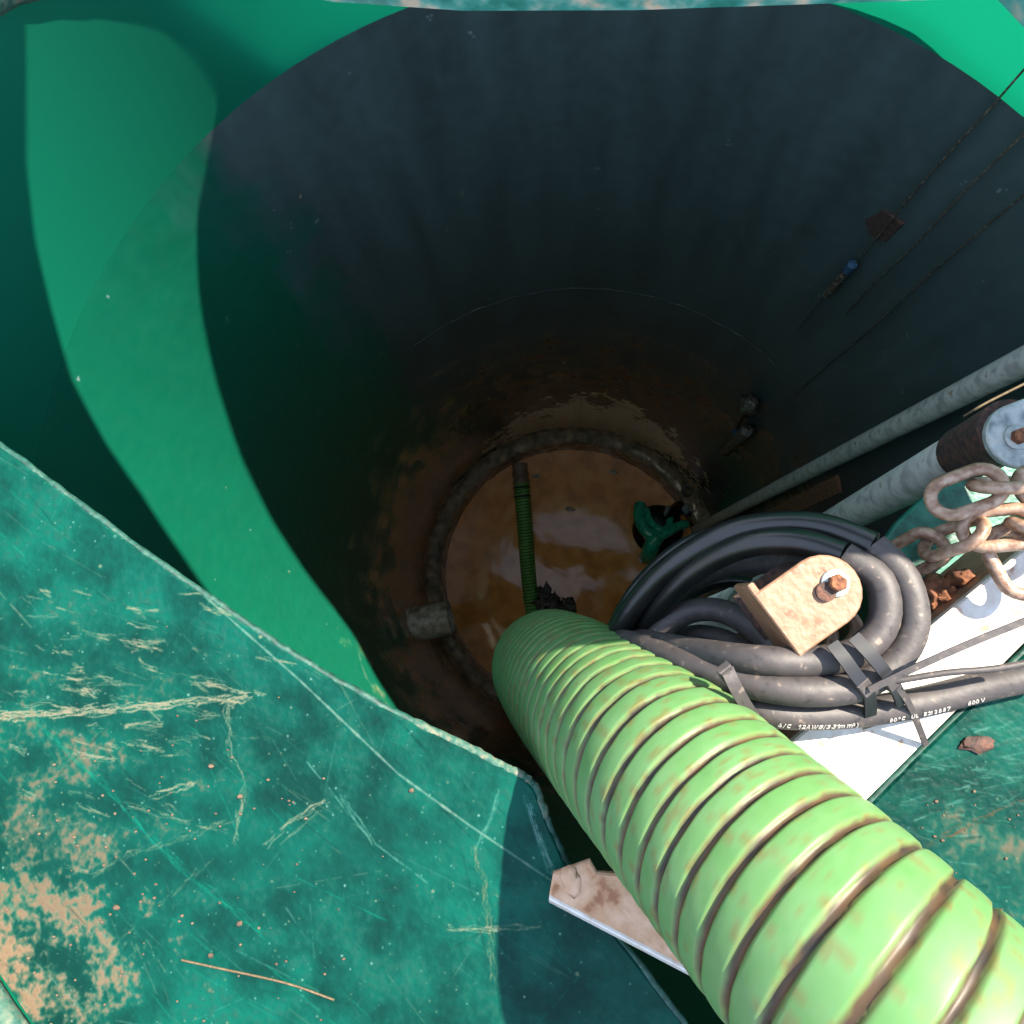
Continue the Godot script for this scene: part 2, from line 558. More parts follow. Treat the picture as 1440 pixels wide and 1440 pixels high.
func cover_material() -> StandardMaterial3D:
	var w := 1600
	var h := 1200
	var broad := noise_bytes(41, 0.004, w, h)
	var mid := noise_bytes(42, 0.015, w, h)
	var fine := noise_bytes(43, 0.09, w, h)
	var out := PackedByteArray()
	out.resize(w * h * 3)
	var e0 := srgb(0, 38, 33)
	var e1 := srgb(1, 67, 56)
	var grime := srgb(26, 56, 48)
	var mud := srgb(106, 84, 66)
	var mud2 := srgb(76, 68, 54)
	var centre := cover_uv(Vector2(-0.3259, 0.2063))
	var centre2 := cover_uv(Vector2(-0.3182, 0.1464))
	var centre3 := cover_uv(Vector2(0.2452, 0.1406))
	for j in h:
		for i in w:
			var k := j * w + i
			var b := broad[k] / 255.0
			var m := mid[k] / 255.0
			var f := fine[k] / 255.0
			var c := e0.lerp(e1, clampf(b * 0.8 + (m - 0.5) * 1.3 + (f - 0.5) * 0.25 + 0.1, 0, 1))
			c = c.lerp(grime, clampf((m * 0.6 + f * 0.7 - 0.74) * 2.2, 0, 0.4))
			var uv := Vector2((i + 0.5) / w, (j + 0.5) / h)
			var d := ((uv - centre) * Vector2(1.0, 0.75)).length() * COVER_SPAN.x
			var g := clampf((0.058 - d) * 16.0 + (m - 0.5) * 2.6 + (f - 0.5) * 1.8, 0, 1)
			c = c.lerp(mud, g * 0.92)
			d = ((uv - centre2) * Vector2(1.0, 0.75)).length() * COVER_SPAN.x
			g = clampf((0.05 - d) * 14.0 + (m - 0.5) * 3.0 + (f - 0.5) * 2.2 - 0.1, 0, 1)
			c = c.lerp(mud2, g * 0.75)
			d = ((uv - centre3) * Vector2(0.6, 0.75)).length() * COVER_SPAN.x
			g = clampf((0.02 - d) * 30.0 + (m - 0.5) * 3.0 + (f - 0.5) * 1.6 - 0.1, 0, 1)
			c = c.lerp(mud2, g * 0.85)
			out[k * 3] = int(clampf(c.r, 0, 1) * 255)
			out[k * 3 + 1] = int(clampf(c.g, 0, 1) * 255)
			out[k * 3 + 2] = int(clampf(c.b, 0, 1) * 255)
	var img := Image.create_from_data(w, h, false, Image.FORMAT_RGB8, out)
	var pale := srgb(104, 98, 80)
	var chalk := srgb(62, 98, 88)
	var bright := srgb(4, 96, 78)
	var deep := srgb(0, 34, 30)
	# fine wear, mostly running along the edge
	for n in 2200:
		var p := COVER_ORIGIN + Vector2(rng.randf(), rng.randf()) * COVER_SPAN
		var ang := deg_to_rad(38.0 + rng.randfn(0, 16)) if rng.randf() < 0.75 else rng.randf() * TAU
		var q := p + Vector2(cos(ang), sin(ang)) * rng.randf_range(0.006, 0.07)
		var c: Color = [chalk, bright, deep, pale][[0, 0, 1, 1, 2, 2, 2, 3][rng.randi() % 8]]
		scratch(img, [p, q], rng.randf_range(0.35, 1.1), c, rng.randf_range(0.08, 0.34), 0.25)
	# specks of grit and chips
	for n in 5200:
		var p := Vector2(rng.randf() * w, rng.randf() * h)
		var c := pale if rng.randf() < 0.55 else srgb(112, 128, 120)
		stamp(img, p, rng.randf_range(0.2, 1.1) if rng.randf() < 0.97 else rng.randf_range(1.1, 2.2), c, rng.randf_range(0.2, 0.8))
	# the large marks
	scratch(img, [Vector2(-0.3522, 0.0763), Vector2(-0.3159, 0.0738), Vector2(-0.2801, 0.0697), Vector2(-0.2401, 0.0664), Vector2(-0.1877, 0.0605)], 4.2, pale, 0.8, 0.6)
	scratch(img, [Vector2(-0.3433, 0.0735), Vector2(-0.2843, 0.0732), Vector2(-0.2357, 0.0655)], 2.0, pale, 0.8, 0.8)
	scratch(img, [Vector2(-0.1877, 0.0605), Vector2(-0.2013, 0.0665), Vector2(-0.1967, 0.0943), Vector2(-0.1872, 0.1102), Vector2(-0.1904, 0.1303), Vector2(-0.1916, 0.1461)], 3.4, pale, 0.5, 1.0)
	scratch(img, [Vector2(-0.2198, 0.0011), Vector2(-0.1578, 0.0504), Vector2(-0.0964, 0.1029), Vector2(-0.0545, 0.1300), Vector2(-0.0079, 0.1582)], 1.3, srgb(92, 106, 96), 0.7, 0.0)
	scratch(img, [Vector2(-0.3200, 0.0785), Vector2(-0.2719, 0.1166), Vector2(-0.2251, 0.1591), Vector2(-0.1722, 0.1940)], 4.0, bright, 0.35, 0.5)
	scratch(img, [Vector2(-0.0523, 0.1415), Vector2(-0.0459, 0.1642), Vector2(-0.0437, 0.1792), Vector2(-0.0405, 0.2126)], 3.2, srgb(84, 82, 62), 0.6, 0.9)
	scratch(img, [Vector2(-0.0657, 0.1850), Vector2(-0.0376, 0.1850), Vector2(-0.0138, 0.1817)], 2.8, pale, 0.6, 0.8)
	scratch(img, [Vector2(-0.1746, 0.1456), Vector2(-0.1584, 0.1313), Vector2(-0.1386, 0.1188)], 2.2, pale, 0.6, 0.8)
	scratch(img, [Vector2(-0.1641, 0.1444), Vector2(-0.1417, 0.1248)], 1.4, pale, 0.5, 0.8)
	scratch(img, [Vector2(-0.2461, 0.1191), Vector2(-0.2174, 0.1110)], 3.2, pale, 0.7, 0.9)
	scratch(img, [Vector2(-0.1295, 0.1157), Vector2(-0.1098, 0.1415)], 1.8, chalk, 0.6, 0.5)
	scratch(img, [Vector2(-0.2624, 0.1244), Vector2(-0.2225, 0.1333), Vector2(-0.1963, 0.1384)], 2.2, pale, 0.5, 0.9)
	scratch(img, [Vector2(-0.2893, 0.1733), Vector2(-0.2560, 0.1523), Vector2(-0.2262, 0.1433), Vector2(-0.1925, 0.1303)], 3.2, srgb(84, 86, 70), 0.45, 1.0)
	scratch(img, [Vector2(-0.2650, 0.2037), Vector2(-0.2203, 0.1668), Vector2(-0.2042, 0.1505)], 2.2, srgb(78, 86, 70), 0.4, 1.0)
	scratch(img, [Vector2(-0.1514, 0.0972), Vector2(-0.1119, 0.1396), Vector2(-0.0784, 0.1616)], 1.4, chalk, 0.5, 0.6)
	scratch(img, [Vector2(-0.0385, 0.1100), Vector2(-0.0424, 0.1257), Vector2(-0.0522, 0.1453)], 1.6, chalk, 0.55, 0.8)
	scratch(img, [Vector2(-0.0201, 0.1173), Vector2(-0.0140, 0.1364), Vector2(-0.0060, 0.1551)], 1.6, srgb(92, 116, 110), 0.7, 0.4)
	scratch(img, [Vector2(-0.0242, 0.1135), Vector2(-0.0091, 0.1545)], 1.2, srgb(92, 116, 110), 0.6, 0.4)
	for n in 110:    # smears over the left part
		var p := Vector2(-0.2858, 0.0547) + Vector2(rng.randfn(0, 0.055), rng.randfn(0, 0.035))
		scratch(img, [p, p + Vector2(rng.randf_range(0.006, 0.026), rng.randf_range(-0.002, 0.008))], rng.randf_range(0.8, 3.2), pale, rng.randf_range(0.25, 0.6), 0.9)
	for n in 120:   # scrapes on the right part, near the steel bar
		var p := Vector2(0.2112, 0.0993) + Vector2(rng.randfn(0, 0.03), rng.randfn(0, 0.02))
		scratch(img, [p, p + Vector2(rng.randf_range(0.006, 0.022), rng.randf_range(-0.006, 0.004))], rng.randf_range(0.5, 1.3), chalk if n % 3 else deep, rng.randf_range(0.3, 0.6), 0.9)
	scratch(img, [Vector2(0.1905, 0.1352), Vector2(0.2172, 0.1214), Vector2(0.2477, 0.1057)], 2.2, srgb(66, 50, 34), 0.7, 0.9)
	var mat := StandardMaterial3D.new()
	mat.albedo_texture = ImageTexture.create_from_image(img)
	mat.roughness = 0.5
	mat.metallic_specular = 0.22
	mat.normal_enabled = true
	var height := Image.create_from_data(w, h, false, Image.FORMAT_L8, fine)
	height.convert(Image.FORMAT_RGBA8)
	height.bump_map_to_normal_map(1.6)
	mat.normal_texture = ImageTexture.create_from_image(height)
	mat.normal_scale = 0.5
	return mat

# ------------------------------------------------------------------ ground and basin
func make_ground():
	# one sheet to the horizon, with the round hole of the dig and the earth that closes round the shell
	var st := begin()
	var n := FastNoiseLite.new()
	n.seed = 4
	n.frequency = 1.6
	var seg := 72
	var radii := [RADIUS + 0.013, RADIUS + 0.03, RADIUS + 0.08, 0.7, 0.95, 1.4, 2.2, 4.0, 8.0, 20.0, 60.0, 150.0]
	var rows := []
	var sleeve := PackedVector3Array()
	var foot := PackedVector3Array()
	for i in radii.size():
		var row := PackedVector3Array()
		for k in seg:
			var a := TAU * k / seg
			var r: float = radii[i]
			var p := Vector2(AXIS.x + r * cos(a), AXIS.y + r * sin(a))
			var y := SOIL_Y + n.get_noise_2d(p.x * 3.0, p.y * 3.0) * 0.025 + (n.get_noise_2d(p.x * 14.0, p.y * 14.0) * 0.012 if r < 3 else 0.0)
			# soil added high on the left and near side to stop the collar glowing
			var added_heap := 0.5 + 0.5 * cos(a - deg_to_rad(160.0))
			y += 0.175 * smoothstep(0.62, 0.70, added_heap) * (1.0 - smoothstep(0.8, 1.6, r))
			row.append(Vector3(p.x, y, p.y))
		rows.append(row)
	for k in seg:
		var p: Vector3 = rows[0][k]
		sleeve.append(p)
		foot.append(Vector3(p.x, -2.3, p.z))
	for i in radii.size() - 1:
		for k in seg:
			var l := (k + 1) % seg
			quad(st, rows[i][k], rows[i][l], rows[i + 1][l], rows[i + 1][k], 0)
	for k in seg:
		var l := (k + 1) % seg
		quad(st, sleeve[k], foot[k], foot[l], sleeve[l], 1)
		tri(st, foot[k], Vector3(AXIS.x, -2.3, AXIS.y), foot[l], 2)
	var o := part(numbered("ground"), done(st), M.soil, self)
	o.set_meta("kind", "structure")

func make_basin():
	var t := thing("pump_basin", "green fibreglass basin sunk in the ground, wet and stained below", "basin", Vector3(AXIS.x, 0, AXIS.y))
	# wall with its own coordinates round and down
	var st := begin()
	var seg := 128
	var rows := 44
	var top := SOIL_Y - 0.01
	var bottom := -2.02
	for j in rows:
		var y0 := lerpf(top, bottom, float(j) / rows)
		var y1 := lerpf(top, bottom, float(j + 1) / rows)
		for k in seg:
			var vs := []
			for c in [[k, y0], [k, y1], [k + 1, y1], [k + 1, y0]]:
				var a: float = TAU * c[0] / seg
				vs.append([Vector3(cos(a) * RADIUS, c[1], sin(a) * RADIUS), Vector2(float(c[0]) / seg, (RIM_Y - c[1]) / 2.08), Vector3(-cos(a), 0, -sin(a))])
			for q in [0, 2, 1, 0, 3, 2]:
				st.set_uv(vs[q][1])
				st.set_normal(vs[q][2])
				st.add_vertex(vs[q][0])
	st.generate_tangents()
	part("wall", st.commit(), M.wall, t)
	# the collar that stands out of the soil: thin enough for the sun to glow through
	var collar := StandardMaterial3D.new()
	collar.albedo_color = srgb(3, 93, 71)
	collar.roughness = 0.42
	collar.backlight_enabled = true
	collar.backlight = Color(0.03, 0.46, 0.34)
	st = begin()
	for j in 6:
		for k in seg:
			for q in [[k, j], [k + 1, j + 1], [k, j + 1], [k, j], [k + 1, j], [k + 1, j + 1]]:
				var a: float = TAU * q[0] / seg
				st.set_normal(Vector3(-cos(a), 0, -sin(a)))
				st.add_vertex(Vector3(cos(a) * RADIUS, lerpf(rim_height(a), top, q[1] / 6.0), sin(a) * RADIUS))
	part("collar", st.commit(), collar, t)
	# rounded rim bead
	var ring := PackedVector3Array()
	for k in 128:
		var a := TAU * k / 128
		ring.append(Vector3(cos(a) * (RADIUS + 0.004), rim_height(a), sin(a) * (RADIUS + 0.004)))
	part("rim", done(tube(ring, 0.007, 10, true)), M.fibre_edge, t)
	# moulding joint a third of the way down
	ring = PackedVector3Array()
	var n := FastNoiseLite.new()
	n.seed = 6
	n.frequency = 2.0
	for k in 70:
		var a := deg_to_rad(-128.0 + 84.0 * k / 69.0)
		ring.append(Vector3(cos(a) * (RADIUS - 0.0005), -0.765 + 0.006 * n.get_noise_2d(cos(a) * 6, sin(a) * 6), sin(a) * (RADIUS - 0.0005)))
	part("joint", done(tube(ring, 0.0014, 8)), M.joint, t)
	# ledge round the sump
	st = begin()
	var prof := [Vector2(0.4595, -1.78), Vector2(0.455, -1.812), Vector2(0.448, -1.824), Vector2(0.438, -1.829), Vector2(0.428, -1.834), Vector2(0.421, -1.842), Vector2(0.418, -1.86), Vector2(0.418, -2.03)]
	for i in prof.size() - 1:
		for k in 128:
			var vs := []
			for c in [[k, i], [k, i + 1], [k + 1, i + 1], [k + 1, i]]:
				var a: float = TAU * c[0] / 128
				var p: Vector2 = prof[c[1]]
				var rr := p.x + 0.006 * n.get_noise_2d(cos(a) * 9 + c[1], sin(a) * 9)
				vs.append(Vector3(cos(a) * rr, p.y + 0.008 * n.get_noise_2d(cos(a) * 7, sin(a) * 7 + 3 + c[1]), sin(a) * rr))
			quad(st, vs[0], vs[3], vs[2], vs[1], 0)
	part("ledge", done(st), M.wet_mud, t)
	part("floor", done(lathe([Vector2(0.0, -2.06), Vector2(0.47, -2.06), Vector2(0.47, -2.02), Vector2(0.0, -2.02)], 64)), M.sludge, t)

	var shelf := PackedVector2Array()
	for p in [Vector3(0.2077, -0.0700, -0.0314), Vector3(0.2210, -0.0700, -0.0505), Vector3(0.2393, -0.0700, -0.0672), Vector3(0.2606, -0.0700, -0.0806), Vector3(0.3049, -0.0700, -0.0997), Vector3(0.3603, -0.0700, -0.1195), Vector3(0.3512, -0.0700, -0.0113), Vector3(0.2466, -0.0700, 0.0401), Vector3(0.2116, -0.0700, 0.0269)]:
		shelf.append(Vector2(p.x, p.z) - AXIS)
	part("shelf", done(plate(shelf, 0.008, 0.0015, Basis.IDENTITY, Vector3(0, -0.07, 0))), shelf_material(), t)

# rim profile; its unseen far arch is added to shape the sun band
func rim_height(a: float) -> float:
	var d := rad_to_deg(wrapf(a, -PI, PI))
	var ks := [[-180.0, 0.03], [-165.0, 0.06], [-142.0, 0.055], [-130.0, 0.0], [-122.0, -0.03], [-119.0, -0.02], [-116.0, 0.03], [-112.0, 0.07], [-107.0, 0.13], [-102.0, 0.17], [-97.0, 0.195], [-92.0, 0.21], [-85.0, 0.22], [-76.0, 0.20], [-67.0, 0.15], [-59.0, 0.09], [-52.0, 0.05], [-40.0, 0.06], [100.0, 0.06], [125.0, 0.002], [165.0, 0.002], [180.0, 0.03]]
	for i in ks.size() - 1:
		if d <= ks[i + 1][0]:
			return lerpf(ks[i][1], ks[i + 1][1], (d - ks[i][0]) / (ks[i + 1][0] - ks[i][0]))
	return RIM_Y

func shelf_material() -> StandardMaterial3D:
	return surface(ramp_texture(52, 0.02, [[0.2, srgb(10, 70, 56)], [0.5, srgb(18, 96, 78)], [0.8, srgb(40, 112, 92)]]), 0.5, 0.0, 5.0, M.fine, 0.2)

func make_cover():
	var t := thing("basin_cover", "scratched green fibreglass cover plate with a cut notch, lying on the basin", "cover")
	var pts := PackedVector2Array()
	# cut edge from the left wall to the right wall
	var edge := [Vector2(-0.4336, -0.1431), Vector2(-0.3907, -0.1117), Vector2(-0.3594, -0.0905), Vector2(-0.3089, -0.0571), Vector2(-0.2600, -0.0238), Vector2(-0.2128, 0.0061), Vector2(-0.1762, 0.0290), Vector2(-0.1406, 0.0489), Vector2(-0.0972, 0.0709), Vector2(-0.0635, 0.0854), Vector2(-0.0386, 0.0967), Vector2(-0.0231, 0.1041), Vector2(-0.0173, 0.1102), Vector2(-0.0108, 0.1267), Vector2(-0.0020, 0.1455), Vector2(0.0079, 0.1622), Vector2(0.0254, 0.1838), Vector2(0.0633, 0.2293), Vector2(0.1000, 0.3000), Vector2(0.1500, 0.3000), Vector2(0.1500, 0.1300), Vector2(0.1900, 0.0900), Vector2(0.3600, -0.0700), Vector2(0.4740, -0.1200)]
	for p in edge:
		pts.append(p)
	# outer round, from the right back to the left on the near side
	var first: Vector2 = pts[0] - AXIS
	var last: Vector2 = pts[pts.size() - 1] - AXIS
	var a0 := last.angle()
	var a1 := first.angle()
	if a1 < a0:
		a1 += TAU
	for i in range(1, 48):
		var a := lerpf(a0, a1, i / 48.0)
		pts.append(AXIS + Vector2(cos(a), sin(a)) * (RADIUS - 0.004))
	var st := plate(pts, 0.009, 0.0012)
	var m := done(st)
	var arr := m.surface_get_arrays(0)
	var v: PackedVector3Array = arr[Mesh.ARRAY_VERTEX]
	var uv := PackedVector2Array()
	for p in v:
		uv.append(cover_uv(Vector2(p.x, p.z)))
	arr[Mesh.ARRAY_TEX_UV] = uv
	var tangents := PackedFloat32Array()
	for p in v:
		tangents.append_array([1.0, 0.0, 0.0, -1.0])
	arr[Mesh.ARRAY_TANGENT] = tangents
	var am := ArrayMesh.new()
	am.add_surface_from_arrays(Mesh.PRIMITIVE_TRIANGLES, arr)
	part("panel", am, M.cover, t)
	# raw glass shows along the cut
	var path := PackedVector3Array()
	for i in edge.size() - 1:
		for k in 8:
			var p: Vector2 = edge[i].lerp(edge[i + 1], k / 8.0)
			path.append(Vector3(p.x + rng.randf_range(-0.0006, 0.0006), -0.0036 + rng.randf_range(-0.0006, 0.0006), p.y + rng.randf_range(-0.0006, 0.0006)))
	part("cut_edge", done(tube(path, 0.0026, 8)), M.cut_green, t)
	part("chipped_edge", done(tube(path.slice(66, 104), 0.0030, 8)), M.fibre_edge, t)
	# ledge moulded on the wall that carries the plate
	var ring := PackedVector3Array()
	for i in 49:
		var a := lerpf(a0, a1, i / 48.0)
		ring.append(Vector3(AXIS.x + cos(a) * (RADIUS - 0.008), -0.0165, AXIS.y + sin(a) * (RADIUS - 0.008)))
	part("bearer", done(tube(ring, 0.0075, 8)), M.cast_green, t)

func make_hatch_lid():
	var t := thing("hatch_lid", "scuffed pale teal hatch lid propped up over the far side", "lid")
	var y := 0.24
	var poly := PackedVector2Array([Vector2(-0.105, -0.1865), Vector2(-0.07, -0.177), Vector2(-0.03, -0.1717), Vector2(0.02, -0.169), Vector2(0.07, -0.168), Vector2(0.12, -0.167), Vector2(0.15, -0.125), Vector2(0.20, -0.098), Vector2(0.23, -0.105), Vector2(0.26, -0.119), Vector2(0.30, -0.119), Vector2(0.335, -0.112), Vector2(0.36, -0.15), Vector2(0.40, -0.165), Vector2(0.46, -0.18), Vector2(0.48, -0.24), Vector2(0.44, -0.285), Vector2(0.20, -0.295), Vector2(0.039, -0.3225), Vector2(-0.02, -0.342), Vector2(-0.083, -0.3575), Vector2(-0.125, -0.3615), Vector2(-0.161, -0.3715), Vector2(-0.181, -0.391), Vector2(-0.195, -0.407), Vector2(-0.202, -0.4255), Vector2(-0.203, -0.48), Vector2(-0.35, -0.50), Vector2(-0.35, -0.31), Vector2(-0.21, -0.262), Vector2(-0.15, -0.225)])  # edges out of view are shaped for the shade they cast inside
	part("panel", done(plate(poly, 0.012, 0.002, Basis.IDENTITY, Vector3(0, y, 0))), lid_material(), t)
	for leg in [[Vector3(0.44, y - 0.006, -0.265), Vector3(0.62, SOIL_Y - 0.01, -0.46)], [Vector3(0.39, y - 0.006, -0.22), Vector3(0.62, SOIL_Y - 0.01, -0.26)]]:
		part("prop", done(tube(PackedVector3Array([leg[0], leg[1]]), 0.009, 12)), M.steel, t)

func lid_material() -> StandardMaterial3D:
	return surface(ramp_texture(51, 0.035, [[0.2, srgb(16, 96, 88)], [0.42, srgb(44, 118, 112)], [0.6, srgb(100, 134, 126)], [0.75, srgb(160, 148, 132)]], 512, 5), 0.55, 0.0, 4.0, M.fine, 0.3)

func make_sewage():
	var st := begin()
	var n := FastNoiseLite.new()
	n.seed = 12
	n.frequency = 2.2
	var rings := 40
	var seg := 120
	var rows := []
	for i in rings + 1:
		var row := PackedVector3Array()
		for k in seg:
			var a := TAU * k / seg
			var r := 0.424 * i / rings
			var p := Vector2(AXIS.x + cos(a) * r, AXIS.y + sin(a) * r)
			row.append(Vector3(p.x, WATER_Y + n.get_noise_2d(p.x * 6, p.y * 6) * 0.0003, p.y))
		rows.append(row)
	for i in rings:
		for k in seg:
			var l := (k + 1) % seg
			if i == 0:
				tri(st, rows[0][0], rows[1][l], rows[1][k], 0)
			else:
				quad(st, rows[i][k], rows[i][l], rows[i + 1][l], rows[i + 1][k], 0)
	var m := surface(ramp_texture(61, 0.012, [[0.2, srgb(206, 130, 62)], [0.5, srgb(228, 148, 72)], [0.8, srgb(236, 162, 88)]], 512, 5), 0.06, 0.0, 2.0)
	m.metallic_specular = 0.3
	var o := part(numbered("sewage_water"), done(st), m, self)
	o.set_meta("kind", "structure")
	# inlet stub through the wall
	var t := thing("inlet_pipe", "short dirty pale pipe stub poking out of the left wall above the water", "pipe")
	var a := Vector3(-0.4588, -1.5000, 0.0920)
	var b := Vector3(-0.3079, -1.5000, 0.0598)
	var d := (b - a).normalized()
	var bs := basis_to(d)
	var len := a.distance_to(b)
	part("pipe", done(lathe([Vector2(0.047, -0.03), Vector2(0.047, len - 0.002), Vector2(0.0455, len), Vector2(0.040, len), Vector2(0.039, len - 0.002), Vector2(0.039, -0.03)], 40, a, bs)), M.pale_pipe, t)
	part("gasket", done(lathe([Vector2(0.047, 0.0), Vector2(0.064, 0.0), Vector2(0.066, 0.006), Vector2(0.060, 0.02), Vector2(0.053, 0.028), Vector2(0.0475, 0.03)], 40, a, bs)), M.black_wet_shade, t)

func make_pump():
	var at := Vector3(0.3034, -1.9400, -0.2188)
	var t := thing("grinder_pump", "green cast pump with claw shaped top standing in the brown water", "pump", Vector3(at.x, 0, at.z))
	var o := Vector3(0, WATER_Y, 0)
	part("motor_housing", done(lathe([Vector2(0.0, -0.07), Vector2(0.085, -0.07), Vector2(0.085, -0.005), Vector2(0.078, 0.02), Vector2(0.05, 0.035), Vector2(0.0, 0.04)], 36, o)), M.black_wet_shade, t)
	# two curved horns that meet in a stem
	var path := []
	for p in [[-0.062, 0.05, -0.075], [-0.068, 0.075, -0.035], [-0.052, 0.09, 0.01], [-0.015, 0.095, 0.03], [0.025, 0.09, 0.012], [0.055, 0.078, -0.005], [0.082, 0.07, -0.012]]:
		path.append(o + Vector3(p[0], p[1], p[2]))
	part("claw", done(tube(smooth_path(path, 0.006), 0.020, 14, false, null, 0.014, true)), M.cast_green, t)
	path = []
	for p in [[-0.015, 0.095, 0.03], [-0.03, 0.085, 0.055], [-0.035, 0.05, 0.08], [-0.03, -0.03, 0.09]]:
		path.append(o + Vector3(p[0], p[1], p[2]))
	part("stem", done(tube(smooth_path(path, 0.008), 0.024, 14, false, null, 0.030, true)), M.cast_green, t)
	path = []
	for p in [[-0.045, 0.06, -0.06], [-0.035, 0.085, -0.02], [-0.005, 0.10, 0.01], [0.02, 0.09, 0.0], [0.03, 0.07, -0.03]]:
		path.append(o + Vector3(p[0], p[1], p[2]))
	part("flange", done(tube(smooth_path(path, 0.006), 0.012, 12, false, null, 0.012, true)), M.cast_green, t)
	part("cable_gland", done(lathe([Vector2(0.0, 0.03), Vector2(0.022, 0.03), Vector2(0.022, 0.075), Vector2(0.014, 0.085), Vector2(0.0, 0.088)], 20, o + Vector3(0.02, 0, -0.045))), M.black_wet_shade, t)
	part("lifting_eye", done(tube(circle_path(o + Vector3(0.015, 0.11, -0.05), 0.014, Vector3(1, 0.3, 0.4)), 0.005, 8, true)), M.steel, t)
	for q in [[0.07, 0.03, 0.035], [0.045, 0.03, 0.055], [-0.055, 0.025, 0.10], [0.02, 0.02, 0.085]]:
		part("bolt", done(lathe([Vector2(0.0, 0.0), Vector2(0.009, 0.0), Vector2(0.009, 0.012), Vector2(0.0, 0.014)], 6, o + Vector3(q[0], q[1] - 0.03, q[2]), Basis.IDENTITY, null, false)), M.steel, t)

func circle_path(c: Vector3, r: float, normal: Vector3, n := 24) -> PackedVector3Array:
	var b := basis_to(normal)
	var out := PackedVector3Array()
	for k in n:
		var a := TAU * k / n
		out.append(c + b * Vector3(cos(a) * r, 0, sin(a) * r))
	return out

# ------------------------------------------------------------------ rails, brackets, bar, chain
func make_rails():
	var t := thing("discharge_pipe", "upper grey steel pipe running down the right wall in the shade", "pipe")
	part("pipe", done(tube(PackedVector3Array([Vector3(0.4185, -0.05, -0.2165), Vector3(0.4185, -1.9, -0.2165)]), 0.0134, 24)), M.rail, t)
	t = thing("guide_rail", "pale guide rail pipe with a rusted collar under the lilac bracket", "pipe")
	var a := Vector3(0.2661, -0.0300, -0.1005)
	var b := Vector3(0.3176, -0.5000, -0.0830)
	part("pipe", done(tube(PackedVector3Array([a, b, b + (b - a) * 3.0]), 0.0167, 28)), M.rail, t)
	part("collar", done(tube(PackedVector3Array([a - (b - a) * 0.03, a + (b - a) * 0.10]), 0.0185, 28)), M.rust_dark, t)
	t = thing("guide_rail", "blue grey guide rail pipe inside the cable coil, under the beige bracket", "pipe")
	a = Vector3(0.1493, -0.0350, -0.0083)
	b = Vector3(0.1143, -0.2000, 0.0212)
	part("pipe", done(tube(PackedVector3Array([a, b, b + (b - a) * 8.5]), 0.0167, 28)), M.rail, t)
	# rusty strip fixed to the wall behind the pipes
	a = Vector3(0.3652, -0.5500, -0.1524)
	b = Vector3(0.3530, -1.0500, -0.1322)
	var s := begin()
	plate(PackedVector2Array([Vector2(-0.012, 0.0), Vector2(0.012, 0.01), Vector2(0.014, a.distance_to(b)), Vector2(-0.014, a.distance_to(b) - 0.01)]), 0.005, 0.001, strip_basis(b - a), a, s)
	single("wall_strap", done(s), M.rust, "rusty brown steel strap beside the upper grey pipe", "strap")

func strip_basis(along: Vector3) -> Basis:
	var z := along.normalized()
	var n := Vector3(-0.6, 0.7, 0.2)
	n = (n - z * n.dot(z)).normalized()
	return Basis(n.cross(z), n, z)

func hexagon(r: float, h: float) -> Array:
	return [Vector2(0.0, 0.0), Vector2(r, 0.0), Vector2(r, h * 0.85), Vector2(r * 0.85, h), Vector2(0.0, h)]

func bolt_on(t: Node3D, at: Vector3, scale: float, mat: Material):
	var washer := part("washer", done(lathe([Vector2(0.0045, 0.0), Vector2(0.0095, 0.0), Vector2(0.0098, 0.0008), Vector2(0.0095, 0.0018), Vector2(0.0045, 0.0018)], 32)), M.steel, t, at)
	washer.scale = Vector3.ONE * scale
	var bolt := part("bolt", done(lathe(hexagon(0.0062, 0.0062), 6, Vector3.ZERO, Basis(Vector3.UP, 0.4), null, false)), mat, t, at + Vector3.UP * 0.0019 * scale)
	bolt.scale = Vector3.ONE * scale

func rounded_tongue(a: Vector3, b: Vector3, half: float, n := 12) -> PackedVector2Array:
	# plan outline of a tongue from a (square end) to b (round end)
	var p := Vector2(a.x, a.z)
	var q := Vector2(b.x, b.z)
	var d := (q - p).normalized()
	var s := Vector2(-d.y, d.x)
	var out := PackedVector2Array([p + s * half, p - s * half])
	for i in n + 1:
		var an := -PI / 2 + PI * i / n
		out.append(q + (d * cos(an) + s * sin(an)) * half)
	return out

